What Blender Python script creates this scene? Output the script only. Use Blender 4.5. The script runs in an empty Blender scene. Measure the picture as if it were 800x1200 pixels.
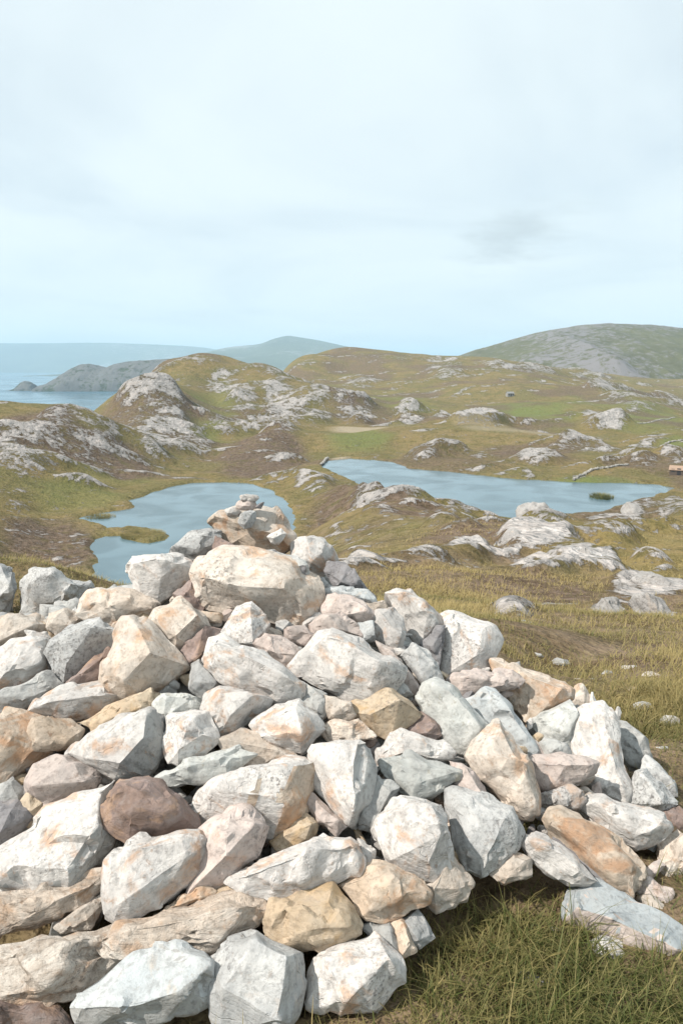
import bpy, bmesh, math, random
import numpy as np
from mathutils import Vector, Matrix

random.seed(7)
RNG = np.random.default_rng(11)
scene = bpy.context.scene
COL = scene.collection

# ------------------------------------------------------------------ camera
F = 900.0                                   # focal length in pixels of the 800x1200 photograph
CAM = np.array([0.0, 0.0, 1.65])
PITCH = math.atan(169.0 / F)
cam_data = bpy.data.cameras.new('camera')
cam_data.sensor_fit = 'VERTICAL'
cam_data.sensor_height = 36.0
cam_data.lens = 36.0 * F / 1200.0
cam_data.clip_start = 0.05
cam_data.clip_end = 60000.0
cam = bpy.data.objects.new('camera', cam_data)
cam.location = CAM
cam.rotation_euler = (math.pi / 2 - PITCH, 0, 0)
COL.objects.link(cam)
scene.camera = cam

# ------------------------------------------------------------------ light
SUN_DIR = Vector((-0.66, -0.34, 0.80)).normalized()      # towards the sun
elev = math.asin(SUN_DIR.z)
azim = math.atan2(SUN_DIR.x, SUN_DIR.y)
world = bpy.data.worlds.new('World')
scene.world = world
world.use_nodes = True
wn = world.node_tree
wn.nodes.clear()


def node(nt, kind, **kw):
    n = nt.nodes.new(kind)
    for k, v in kw.items():
        if k in n.inputs.keys() if hasattr(n.inputs, 'keys') else False:
            n.inputs[k].default_value = v
        else:
            setattr(n, k, v)
    return n


def L(nt, a, b):
    nt.links.new(a, b)


sky = node(wn, 'ShaderNodeTexSky', sky_type='NISHITA', sun_disc=False, sun_elevation=elev,
           sun_rotation=azim, air_density=1.0, dust_density=1.2, ozone_density=1.6)
bg = node(wn, 'ShaderNodeBackground')
bg.inputs['Strength'].default_value = 0.1
wo = node(wn, 'ShaderNodeOutputWorld')
tc = node(wn, 'ShaderNodeTexCoord')
# thin high cloud: stretched noise over the sky's direction, flattened towards the horizon
sep = node(wn, 'ShaderNodeSeparateXYZ')
L(wn, tc.outputs['Generated'], sep.inputs[0])
zz = node(wn, 'ShaderNodeMath', operation='MAXIMUM'); zz.inputs[1].default_value = 0.0
L(wn, sep.outputs['Z'], zz.inputs[0])
za = node(wn, 'ShaderNodeMath', operation='ADD'); za.inputs[1].default_value = 0.16
L(wn, zz.outputs[0], za.inputs[0])
dx = node(wn, 'ShaderNodeMath', operation='DIVIDE'); L(wn, sep.outputs['X'], dx.inputs[0]); L(wn, za.outputs[0], dx.inputs[1])
dy = node(wn, 'ShaderNodeMath', operation='DIVIDE'); L(wn, sep.outputs['Y'], dy.inputs[0]); L(wn, za.outputs[0], dy.inputs[1])
cmb = node(wn, 'ShaderNodeCombineXYZ'); L(wn, dx.outputs[0], cmb.inputs[0]); L(wn, dy.outputs[0], cmb.inputs[1])
cn = node(wn, 'ShaderNodeTexNoise'); cn.inputs['Scale'].default_value = 0.8; cn.inputs['Detail'].default_value = 5; cn.inputs['Roughness'].default_value = 0.5
cn.inputs['Distortion'].default_value = 0.5
L(wn, cmb.outputs[0], cn.inputs['Vector'])
cr = node(wn, 'ShaderNodeMapRange'); cr.interpolation_type = 'SMOOTHSTEP'
cr.inputs['From Min'].default_value = 0.25; cr.inputs['From Max'].default_value = 0.62
cr.inputs['To Min'].default_value = 0.66; cr.inputs['To Max'].default_value = 0.97
L(wn, cn.outputs['Fac'], cr.inputs['Value'])
# darker undersides of a few cloud streaks
cn2 = node(wn, 'ShaderNodeTexNoise'); cn2.inputs['Scale'].default_value = 0.62; cn2.inputs['Detail'].default_value = 6
mp2 = node(wn, 'ShaderNodeMapping'); mp2.inputs['Location'].default_value = (3.4, 1.7, 0)
L(wn, cmb.outputs[0], mp2.inputs['Vector']); L(wn, mp2.outputs[0], cn2.inputs['Vector'])
cr2 = node(wn, 'ShaderNodeMapRange'); cr2.interpolation_type = 'SMOOTHSTEP'
cr2.inputs['From Min'].default_value = 0.55; cr2.inputs['From Max'].default_value = 0.75
L(wn, cn2.outputs['Fac'], cr2.inputs['Value'])
cmix = node(wn, 'ShaderNodeMix', data_type='RGBA')
cmix.inputs['A'].default_value = (7.25, 8.1, 8.35, 1)
cmix.inputs['B'].default_value = (6.8, 7.75, 8.1, 1)
L(wn, cr2.outputs[0], cmix.inputs['Factor'])
smix = node(wn, 'ShaderNodeMix', data_type='RGBA')
L(wn, cr.outputs[0], smix.inputs['Factor']); L(wn, sky.outputs[0], smix.inputs['A']); L(wn, cmix.outputs['Result'], smix.inputs['B'])
# one ragged grey cloud low in the sky
sm = node(wn, 'ShaderNodeMapping'); sm.vector_type = 'POINT'
sm.inputs['Location'].default_value = (-0.66 * 1.75, -3.10 * 0.75, 0); sm.inputs['Scale'].default_value = (1.75, 0.75, 1)
L(wn, cmb.outputs[0], sm.inputs['Vector'])
sl_ = node(wn, 'ShaderNodeVectorMath', operation='LENGTH'); L(wn, sm.outputs[0], sl_.inputs[0])
sn = node(wn, 'ShaderNodeTexNoise'); sn.inputs['Scale'].default_value = 3.2; sn.inputs['Detail'].default_value = 6; sn.inputs['Roughness'].default_value = 0.6
L(wn, cmb.outputs[0], sn.inputs['Vector'])
sa_ = node(wn, 'ShaderNodeMath', operation='MULTIPLY_ADD'); L(wn, sn.outputs['Fac'], sa_.inputs[0]); sa_.inputs[1].default_value = 1.1; L(wn, sl_.outputs['Value'], sa_.inputs[2])
sr = node(wn, 'ShaderNodeMapRange'); sr.interpolation_type = 'SMOOTHSTEP'
sr.inputs['From Min'].default_value = 0.35; sr.inputs['From Max'].default_value = 1.0; sr.inputs['To Min'].default_value = 0.75; sr.inputs['To Max'].default_value = 0.0
L(wn, sa_.outputs[0], sr.inputs['Value'])
gm = node(wn, 'ShaderNodeMix', data_type='RGBA'); gm.inputs['B'].default_value = (4.3, 4.95, 5.25, 1)
L(wn, sr.outputs[0], gm.inputs['Factor']); L(wn, smix.outputs['Result'], gm.inputs['A'])
L(wn, gm.outputs['Result'], bg.inputs['Color'])
L(wn, bg.outputs[0], wo.inputs['Surface'])

sun_data = bpy.data.lights.new('sun', 'SUN')
sun_data.energy = 4.6
sun_data.angle = math.radians(0.6)
sun_data.color = (1.0, 0.94, 0.86)
sun = bpy.data.objects.new('sun', sun_data)
sun.rotation_euler = SUN_DIR.to_track_quat('Z', 'Y').to_euler()
sun.location = (-20, -10, 40)
COL.objects.link(sun)

scene.view_settings.view_transform = 'Standard'
scene.view_settings.look = 'None'
scene.view_settings.gamma = 1.0
scene.view_settings.exposure = 0.33
scene.view_settings.use_curve_mapping = False
scene.render.engine = 'CYCLES'
scene.cycles.use_denoising = True
scene.cycles.max_bounces = 6
scene.cycles.diffuse_bounces = 3
scene.cycles.volume_bounces = 1

# ------------------------------------------------------------------ numeric helpers
FWD = np.array([0, math.cos(PITCH), -math.sin(PITCH)])
UP = np.array([0, math.sin(PITCH), math.cos(PITCH)])
RIGHT = np.array([1.0, 0, 0])


def ray(px, py):
    return FWD + RIGHT * ((px - 400) / F) + UP * ((600 - py) / F)


def at_y(px, py, y):
    d = ray(px, py)
    return CAM + d * (y / d[1])


def at_z(px, py, z):
    d = ray(px, py)
    return CAM + d * ((z - CAM[2]) / d[2])


_perm = RNG.permutation(256)
_perm = np.concatenate([_perm, _perm, _perm])
_val = RNG.uniform(-1, 1, 256)


def vnoise(p):
    """value noise, p: (n,3) -> (n,) in -1..1"""
    f = np.floor(p)
    i = f.astype(np.int64) & 255
    t = p - f
    t = t * t * t * (t * (t * 6 - 15) + 10)
    x, y, z = i[:, 0], i[:, 1], i[:, 2]
    x1, y1, z1 = (x + 1) & 255, (y + 1) & 255, (z + 1) & 255

    def h(a, b, c):
        return _val[_perm[_perm[_perm[a] + b] + c]]
    u, v, w = t[:, 0], t[:, 1], t[:, 2]
    a = h(x, y, z) * (1 - u) + h(x1, y, z) * u
    b = h(x, y1, z) * (1 - u) + h(x1, y1, z) * u
    c = h(x, y, z1) * (1 - u) + h(x1, y, z1) * u
    d = h(x, y1, z1) * (1 - u) + h(x1, y1, z1) * u
    e = a * (1 - v) + b * v
    g = c * (1 - v) + d * v
    return e * (1 - w) + g * w


_R3 = np.array([[0.36, 0.48, -0.8], [-0.8, 0.6, 0.0], [0.48, 0.64, 0.6]])


def fbm(p, octaves=4, gain=0.5):
    s = 0
    a = 1.0
    for k in range(octaves):
        s = s + a * vnoise(p)
        p = p @ _R3.T * 2.03 + 17.3
        a *= gain
    return s


def sstep(a, b, x):
    t = np.clip((x - a) / (b - a), 0, 1)
    return t * t * (3 - 2 * t)


# ------------------------------------------------------------------ object helpers
def tag(o, label=None, cat=None, group=None, kind=None):
    if label: o['label'] = label
    if cat: o['category'] = cat
    if group: o['group'] = group
    if kind: o['kind'] = kind
    return o


def mesh_np(name, verts, faces, smooth=True):
    """faces: (n,3) or (n,4) int array"""
    me = bpy.data.meshes.new(name)
    verts = np.asarray(verts, dtype=np.float32)
    faces = np.asarray(faces, dtype=np.int32)
    k = faces.shape[1]
    me.vertices.add(len(verts)); me.vertices.foreach_set('co', verts.ravel())
    me.loops.add(faces.size); me.loops.foreach_set('vertex_index', faces.ravel())
    me.polygons.add(len(faces))
    me.polygons.foreach_set('loop_start', np.arange(0, faces.size, k, dtype=np.int32))
    if smooth:
        me.polygons.foreach_set('use_smooth', np.ones(len(faces), dtype=bool))
    me.update(calc_edges=True)
    return me


def add(name, me, mat, parent=None, loc=None, rot=None):
    o = bpy.data.objects.new(name, me)
    if mat is not None and not me.materials: me.materials.append(mat)
    COL.objects.link(o)
    if loc is not None: o.location = loc
    if rot is not None: o.rotation_euler = rot
    if parent: o.parent = parent
    return o


def fattr(me, name, arr):
    a = me.attributes.new(name, 'FLOAT', 'POINT')
    a.data.foreach_set('value', np.asarray(arr, dtype=np.float32))


# ------------------------------------------------------------------ materials
def new_mat(name):
    m = bpy.data.materials.new(name)
    m.use_nodes = True
    nt = m.node_tree
    nt.nodes.clear()
    out = nt.nodes.new('ShaderNodeOutputMaterial')
    b = nt.nodes.new('ShaderNodeBsdfPrincipled')
    L(nt, b.outputs[0], out.inputs[0])
    return m, nt, b


def noise_n(nt, vec, scale, detail=4, rough=0.55, dist=0.0, w=None):
    n = nt.nodes.new('ShaderNodeTexNoise')
    n.inputs['Scale'].default_value = scale
    n.inputs['Detail'].default_value = detail
    n.inputs['Roughness'].default_value = rough
    n.inputs['Distortion'].default_value = dist
    if w is not None:
        n.noise_dimensions = '4D'
        L(nt, w, n.inputs['W'])
    L(nt, vec, n.inputs['Vector'])
    return n.outputs['Fac']


def ramp(nt, val, a, b, lo=0.0, hi=1.0):
    r = nt.nodes.new('ShaderNodeMapRange')
    r.interpolation_type = 'SMOOTHSTEP'
    r.inputs['From Min'].default_value = a; r.inputs['From Max'].default_value = b
    r.inputs['To Min'].default_value = lo; r.inputs['To Max'].default_value = hi
    L(nt, val, r.inputs['Value'])
    return r.outputs[0]


def mixc(nt, fac, a, b):
    m = nt.nodes.new('ShaderNodeMix'); m.data_type = 'RGBA'
    if isinstance(fac, float): m.inputs['Factor'].default_value = fac
    else: L(nt, fac, m.inputs['Factor'])
    for s, v in (('A', a), ('B', b)):
        if isinstance(v, tuple): m.inputs[s].default_value = (*v, 1)
        else: L(nt, v, m.inputs[s])
    return m.outputs['Result']


def math_n(nt, op, a, b):
    m = nt.nodes.new('ShaderNodeMath'); m.operation = op
    for i, v in enumerate((a, b)):
        if isinstance(v, (int, float)): m.inputs[i].default_value = v
        else: L(nt, v, m.inputs[i])
    return m.outputs[0]


def stone_mat(name, base, alt, stain, stain_amt=0.35, speck=0.3, streak=0.4, speck_col=(0.10, 0.09, 0.085), scale=1.0, bump=1.0):
    """pale quartzite and schist: two tones in layers, iron stain patches, lichen specks, fine relief"""
    m, nt, b = new_mat(name)
    tcn = nt.nodes.new('ShaderNodeTexCoord')
    oi = nt.nodes.new('ShaderNodeObjectInfo')
    w = math_n(nt, 'MULTIPLY', oi.outputs['Random'], 37.0)
    v = tcn.outputs['Object']
    mp = nt.nodes.new('ShaderNodeMapping'); mp.inputs['Scale'].default_value = (3.0 * scale, 12.0 * scale, 26.0 * scale)
    L(nt, v, mp.inputs['Vector'])
    big = noise_n(nt, v, 5.0 * scale, 5, 0.6, 0.4, w)
    lay = noise_n(nt, mp.outputs[0], 1.6, 6, 0.65, 0.9, w)
    fine = noise_n(nt, v, 55.0 * scale, 6, 0.7, 0.0, w)
    mid = noise_n(nt, v, 17.0 * scale, 5, 0.65, 0.6, w)
    c = mixc(nt, ramp(nt, big, 0.36, 0.66), base, alt)
    c = mixc(nt, ramp(nt, lay, 0.42, 0.70, 0, streak), c, tuple(x * 0.62 for x in alt))
    # iron stain
    st = noise_n(nt, v, 6.5 * scale, 5, 0.62, 1.2, math_n(nt, 'ADD', w, 11.3))
    stf = ramp(nt, st, 0.65 - 0.26 * stain_amt, 0.745 - 0.22 * stain_amt, 0, 0.66)
    c = mixc(nt, stf, c, stain)
    # mottling
    c = mixc(nt, ramp(nt, mid, 0.48, 0.68, 0, 0.5), c, tuple(min(1, x * 0.68) for x in base))
    c = mixc(nt, ramp(nt, fine, 0.47, 0.66, 0, 0.62), c, tuple(x * 0.45 for x in alt))
    # lichen specks and dark crust, gathered in patches
    pt = noise_n(nt, v, 4.0 * scale, 3, 0.5, 0.3, math_n(nt, 'ADD', w, 23.7))
    sp = noise_n(nt, v, 90.0 * scale, 4, 0.7, 0.2, w)
    spf = math_n(nt, 'MULTIPLY', ramp(nt, pt, 0.62 - 0.25 * speck, 0.78 - 0.2 * speck), ramp(nt, sp, 0.50, 0.62, 0, 0.75))
    c = mixc(nt, spf, c, speck_col)
    # grey weathering crust in broad patches, brown soil caught in the pores
    wp = noise_n(nt, v, 9.0 * scale, 6, 0.72, 0.8, math_n(nt, 'ADD', w, 41.0))
    c = mixc(nt, ramp(nt, wp, 0.50, 0.66, 0, 0.55), c, tuple(0.5 * x + 0.5 * y for x, y in zip(alt, (0.30, 0.295, 0.285))))
    po = noise_n(nt, v, 38.0 * scale, 5, 0.75, 0.5, math_n(nt, 'ADD', w, 5.0))
    c = mixc(nt, ramp(nt, po, 0.56, 0.68, 0, 0.55), c, tuple(0.55 * x for x in stain))
    # hairline cracks
    vo = nt.nodes.new('ShaderNodeTexVoronoi'); vo.feature = 'DISTANCE_TO_EDGE'; vo.inputs['Scale'].default_value = 4.0 * scale
    wv = nt.nodes.new('ShaderNodeVectorMath'); wv.operation = 'ADD'
    nz = nt.nodes.new('ShaderNodeTexNoise'); nz.inputs['Scale'].default_value = 9 * scale; nz.inputs['Detail'].default_value = 4
    L(nt, v, nz.inputs['Vector'])
    sc = nt.nodes.new('ShaderNodeVectorMath'); sc.operation = 'SCALE'; sc.inputs['Scale'].default_value = 0.22
    L(nt, nz.outputs['Color'], sc.inputs[0]); L(nt, mp.outputs[0], wv.inputs[0]); L(nt, sc.outputs[0], wv.inputs[1])
    wv2 = nt.nodes.new('ShaderNodeVectorMath'); wv2.operation = 'ADD'; L(nt, v, wv2.inputs[0]); L(nt, sc.outputs[0], wv2.inputs[1])
    L(nt, wv2.outputs[0], vo.inputs['Vector'])
    crk = ramp(nt, vo.outputs['Distance'], 0.0, 0.014, 1, 0)
    crk = math_n(nt, 'MULTIPLY', crk, ramp(nt, big, 0.58, 0.64))
    hv = nt.nodes.new('ShaderNodeHueSaturation')
    L(nt, c, hv.inputs['Color'])
    L(nt, ramp(nt, oi.outputs['Random'], 0, 1, 0.80, 1.02), hv.inputs['Value'])
    L(nt, hv.outputs[0], b.inputs['Base Color'])
    b.inputs['Roughness'].default_value = 0.82
    b.inputs['Specular IOR Level'].default_value = 0.3
    hgt = math_n(nt, 'ADD', math_n(nt, 'MULTIPLY', mid, 0.28), math_n(nt, 'MULTIPLY', fine, 0.35))
    hgt = math_n(nt, 'ADD', hgt, math_n(nt, 'MULTIPLY', lay, 0.5 * (0.4 + streak)))
    hgt = math_n(nt, 'SUBTRACT', hgt, math_n(nt, 'MULTIPLY', crk, 0.12))
    bp = nt.nodes.new('ShaderNodeBump'); bp.inputs['Strength'].default_value = 0.95 * bump; bp.inputs['Distance'].default_value = 0.016 / scale
    L(nt, hgt, bp.inputs['Height']); L(nt, bp.outputs[0], b.inputs['Normal'])
    return m


M = {}
OR = (0.44, 0.22, 0.10)
M['W'] = stone_mat('white quartzite', (0.72, 0.685, 0.645), (0.60, 0.565, 0.535), (0.52, 0.29, 0.15), 0.44, 0.5, 0.65)
M['C'] = stone_mat('cream stone', (0.65, 0.59, 0.525), (0.60, 0.50, 0.41), (0.50, 0.29, 0.16), 0.55, 0.4, 0.55)
M['P'] = stone_mat('pinkish stone', (0.58, 0.50, 0.45), (0.52, 0.43, 0.39), (0.55, 0.38, 0.29), 0.35, 0.3, 0.3)
M['O'] = stone_mat('iron stained stone', (0.62, 0.53, 0.44), (0.56, 0.44, 0.33), OR, 0.6, 0.35, 0.5)
M['S'] = stone_mat('streaky schist', (0.76, 0.69, 0.61), (0.69, 0.56, 0.45), (0.52, 0.32, 0.19), 0.5, 0.3, 1.0, bump=1.7)
M['G'] = stone_mat('grey stone', (0.46, 0.46, 0.44), (0.40, 0.39, 0.375), (0.47, 0.41, 0.35), 0.25, 0.4, 0.35)
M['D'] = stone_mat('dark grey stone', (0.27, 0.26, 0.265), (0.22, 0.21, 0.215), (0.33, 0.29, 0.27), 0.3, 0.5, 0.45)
M['B'] = stone_mat('blue grey slate', (0.475, 0.50, 0.505), (0.55, 0.555, 0.545), (0.54, 0.46, 0.38), 0.2, 0.15, 0.45)
M['U'] = stone_mat('smooth blue slate', (0.355, 0.385, 0.40), (0.42, 0.445, 0.45), (0.46, 0.42, 0.38), 0.0, 0.15, 0.3)
M['V'] = stone_mat('greenish slate', (0.49, 0.50, 0.475), (0.56, 0.555, 0.525), (0.50, 0.44, 0.32), 0.25, 0.25, 0.45)
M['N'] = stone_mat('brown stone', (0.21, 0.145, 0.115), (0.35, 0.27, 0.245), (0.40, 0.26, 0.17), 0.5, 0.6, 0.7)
M['T'] = stone_mat('tan stone', (0.54, 0.45, 0.34), (0.50, 0.38, 0.26), (0.46, 0.31, 0.16), 0.5, 0.3, 0.35)
M['L'] = stone_mat('lichen crusted grey stone', (0.54, 0.53, 0.51), (0.40, 0.40, 0.395), (0.50, 0.42, 0.36), 0.25, 0.85, 0.5)
M['K'] = stone_mat('weathered bedrock', (0.42, 0.40, 0.38), (0.33, 0.31, 0.295), (0.44, 0.36, 0.29), 0.3, 0.8, 0.6, scale=0.35, bump=1.6)


def terrain_mat():
    m, nt, b = new_mat('moorland')
    tcn = nt.nodes.new('ShaderNodeTexCoord'); v = tcn.outputs['Object']

    def at(n):
        a = nt.nodes.new('ShaderNodeAttribute'); a.attribute_name = n
        return a.outputs['Fac']
    n1 = noise_n(nt, v, 0.045, 5, 0.6, 0.4)
    n2 = noise_n(nt, v, 0.20, 6, 0.7, 0.15)
    n25 = noise_n(nt, v, 0.75, 5, 0.7, 0.0)
    n3 = noise_n(nt, v, 2.4, 5, 0.7, 0.0)
    n4 = noise_n(nt, v, 13.0, 4, 0.7)
    g = mixc(nt, ramp(nt, n2, 0.38, 0.62), (0.185, 0.146, 0.054), (0.275, 0.202, 0.094))
    g = mixc(nt, ramp(nt, n1, 0.42, 0.60, 0, 0.7), g, (0.150, 0.140, 0.052))
    g = mixc(nt, ramp(nt, n25, 0.50, 0.68, 0, 0.65), g, (0.265, 0.205, 0.105))
    g = mixc(nt, ramp(nt, n25, 0.48, 0.34, 0, 0.7), g, (0.075, 0.072, 0.026))
    g = mixc(nt, math_n(nt, 'MULTIPLY', at('green'), ramp(nt, n2, 0.3, 0.6, 0.6, 1.0)), g, (0.160, 0.190, 0.058))
    # heather: brown-purple
    hth = mixc(nt, ramp(nt, n25, 0.40, 0.62), (0.100, 0.068, 0.045), (0.215, 0.155, 0.118))
    hth = mixc(nt, ramp(nt, n3, 0.50, 0.66, 0, 0.6), hth, (0.205, 0.138, 0.122))
    hm = math_n(nt, 'MULTIPLY', at('heath'), ramp(nt, n2, 0.26, 0.52))
    c = mixc(nt, hm, g, hth)
    c = mixc(nt, ramp(nt, n2, 0.44, 0.34, 0, 0.45), c, (0.075, 0.063, 0.032))
    c = mixc(nt, ramp(nt, n3, 0.52, 0.68, 0, 0.45), c, (0.29, 0.235, 0.13))
    c = mixc(nt, ramp(nt, n3, 0.46, 0.32, 0, 0.55), c, (0.055, 0.050, 0.022))
    c = mixc(nt, ramp(nt, n4, 0.52, 0.70, 0, 0.35), c, (0.33, 0.27, 0.15))
    c = mixc(nt, ramp(nt, n4, 0.45, 0.32, 0, 0.45), c, (0.055, 0.050, 0.022))
    # sand and peat tracks
    c = mixc(nt, at('sand'), c, (0.38, 0.315, 0.225))
    # bare rock
    rk = mixc(nt, ramp(nt, n25, 0.36, 0.60), (0.62, 0.58, 0.55), (0.40, 0.37, 0.35))
    rk = mixc(nt, ramp(nt, n3, 0.48, 0.62, 0, 0.6), rk, (0.23, 0.21, 0.195))
    rk = mixc(nt, ramp(nt, n4, 0.50, 0.66, 0, 0.38), rk, (0.22, 0.205, 0.19))
    rk = mixc(nt, ramp(nt, n2, 0.52, 0.68, 0, 0.45), rk, (0.42, 0.36, 0.32))
    rm = math_n(nt, 'ADD', at('rock'), math_n(nt, 'MULTIPLY', math_n(nt, 'SUBTRACT', n2, 0.54), 3.0))
    rm = math_n(nt, 'ADD', rm, math_n(nt, 'MULTIPLY', math_n(nt, 'SUBTRACT', n25, 0.52), 2.6))
    rm = math_n(nt, 'ADD', rm, math_n(nt, 'MULTIPLY', math_n(nt, 'SUBTRACT', n3, 0.5), 1.4))
    rm = math_n(nt, 'ADD', rm, math_n(nt, 'MULTIPLY', math_n(nt, 'SUBTRACT', n4, 0.5), 0.5))
    c = mixc(nt, ramp(nt, rm, 0.38, 0.58), c, rk)
    L(nt, c, b.inputs['Base Color'])
    b.inputs['Roughness'].default_value = 0.95
    b.inputs['Specular IOR Level'].default_value = 0.1
    bp = nt.nodes.new('ShaderNodeBump'); bp.inputs['Strength'].default_value = 0.8; bp.inputs['Distance'].default_value = 0.35
    hg = math_n(nt, 'ADD', math_n(nt, 'MULTIPLY', n3, 0.5), math_n(nt, 'MULTIPLY', n4, 0.12))
    hg = math_n(nt, 'ADD', hg, math_n(nt, 'MULTIPLY', n25, 1.3))
    vr = nt.nodes.new('ShaderNodeTexVoronoi'); vr.inputs['Scale'].default_value = 0.42; vr.inputs['Randomness'].default_value = 1.0
    wv = nt.nodes.new('ShaderNodeVectorMath'); wv.operation = 'MULTIPLY'; wv.inputs[1].default_value = (1.0, 1.0, 2.2); L(nt, v, wv.inputs[0]); L(nt, wv.outputs[0], vr.inputs['Vector'])
    crag = math_n(nt, 'MULTIPLY', math_n(nt, 'MULTIPLY', ramp(nt, rm, 0.3, 0.7), vr.outputs['Distance']), 3.5)
    vs = nt.nodes.new('ShaderNodeTexVoronoi'); vs.inputs['Scale'].default_value = 2.6; L(nt, wv.outputs[0], vs.inputs['Vector'])
    hg = math_n(nt, 'ADD', hg, math_n(nt, 'MULTIPLY', math_n(nt, 'MULTIPLY', ramp(nt, rm, 0.3, 0.7), vs.outputs['Distance']), 0.9))
    fb = math_n(nt, 'ADD', math_n(nt, 'MULTIPLY', n2, 7.0), math_n(nt, 'MULTIPLY', n25, 3.0))
    hg = math_n(nt, 'ADD', hg, math_n(nt, 'MULTIPLY', at('far'), math_n(nt, 'ADD', fb, crag)))
    hg = math_n(nt, 'ADD', hg, math_n(nt, 'MULTIPLY', n2, 1.0))
    L(nt, hg, bp.inputs['Height']); L(nt, bp.outputs[0], b.inputs['Normal'])
    return m


def far_hill_mat(name, veg, rock, rock_lo, rock_hi, scale):
    m, nt, b = new_mat(name)
    tcn = nt.nodes.new('ShaderNodeTexCoord'); v = tcn.outputs['Object']
    n1 = noise_n(nt, v, 0.006 * scale, 6, 0.65, 0.5)
    n2 = noise_n(nt, v, 0.035 * scale, 6, 0.75, 0.4)
    c = mixc(nt, ramp(nt, n1, 0.35, 0.65), veg, tuple(x * 0.7 for x in veg))
    a = nt.nodes.new('ShaderNodeAttribute'); a.attribute_name = 'rock'
    rm = math_n(nt, 'ADD', a.outputs['Fac'], math_n(nt, 'MULTIPLY', math_n(nt, 'SUBTRACT', n2, 0.5), 3.2))
    c = mixc(nt, ramp(nt, rm, rock_lo, rock_hi), c, rock)
    c = mixc(nt, ramp(nt, n2, 0.5, 0.35, 0, 0.5), c, tuple(x * 0.5 for x in veg))
    L(nt, c, b.inputs['Base Color'])
    b.inputs['Roughness'].default_value = 0.95
    b.inputs['Specular IOR Level'].default_value = 0.1
    bp = nt.nodes.new('ShaderNodeBump'); bp.inputs['Strength'].default_value = 0.6; bp.inputs['Distance'].default_value = 6.0
    L(nt, n2, bp.inputs['Height']); L(nt, bp.outputs[0], b.inputs['Normal'])
    return m


def water_mat(name, deep, rough, ripple, scl):
    m, nt, b = new_mat(name)
    tcn = nt.nodes.new('ShaderNodeTexCoord'); v = tcn.outputs['Object']
    n1 = noise_n(nt, v, scl, 4, 0.6)
    n2 = noise_n(nt, v, scl * 0.06, 3, 0.5, 0.6)
    c = mixc(nt, ramp(nt, n2, 0.4, 0.6), deep, tuple(x * 0.8 for x in deep))
    L(nt, c, b.inputs['Base Color'])
    b.inputs['IOR'].default_value = 1.33
    rg = ramp(nt, n2, 0.35, 0.65, rough * 0.6, rough * 1.5)
    L(nt, rg, b.inputs['Roughness'])
    bp = nt.nodes.new('ShaderNodeBump'); bp.inputs['Strength'].default_value = ripple; bp.inputs['Distance'].default_value = 0.12 / scl * 0.3
    L(nt, n1, bp.inputs['Height']); L(nt, bp.outputs[0], b.inputs['Normal'])
    return m


def plain_mat(name, col, rough=0.8, var=0.25, scale=6.0):
    m, nt, b = new_mat(name)
    tcn = nt.nodes.new('ShaderNodeTexCoord')
    n = noise_n(nt, tcn.outputs['Object'], scale, 4, 0.6)
    c = mixc(nt, ramp(nt, n, 0.35, 0.68), col, tuple(x * (1 - var) for x in col))
    L(nt, c, b.inputs['Base Color']); b.inputs['Roughness'].default_value = rough
    return m


def grass_mat(name, lush, dry):
    m, nt, b = new_mat(name)
    a = nt.nodes.new('ShaderNodeAttribute'); a.attribute_name = 'dry'
    h = nt.nodes.new('ShaderNodeAttribute'); h.attribute_name = 'tip'
    c = mixc(nt, a.outputs['Fac'], lush, dry)
    c = mixc(nt, ramp(nt, h.outputs['Fac'], 0.55, 1.0, 0, 0.45), c, tuple(min(1, x * 1.35) for x in dry))
    L(nt, c, b.inputs['Base Color'])
    b.inputs['Roughness'].default_value = 0.6
    b.inputs['Specular IOR Level'].default_value = 0.25
    tr = nt.nodes.new('ShaderNodeBsdfTranslucent'); L(nt, c, tr.inputs['Color'])
    mx = nt.nodes.new('ShaderNodeMixShader'); mx.inputs[0].default_value = 0.3
    out = [n for n in nt.nodes if n.type == 'OUTPUT_MATERIAL'][0]
    L(nt, b.outputs[0], mx.inputs[1]); L(nt, tr.outputs[0], mx.inputs[2]); L(nt, mx.outputs[0], out.inputs[0])
    return m


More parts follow.
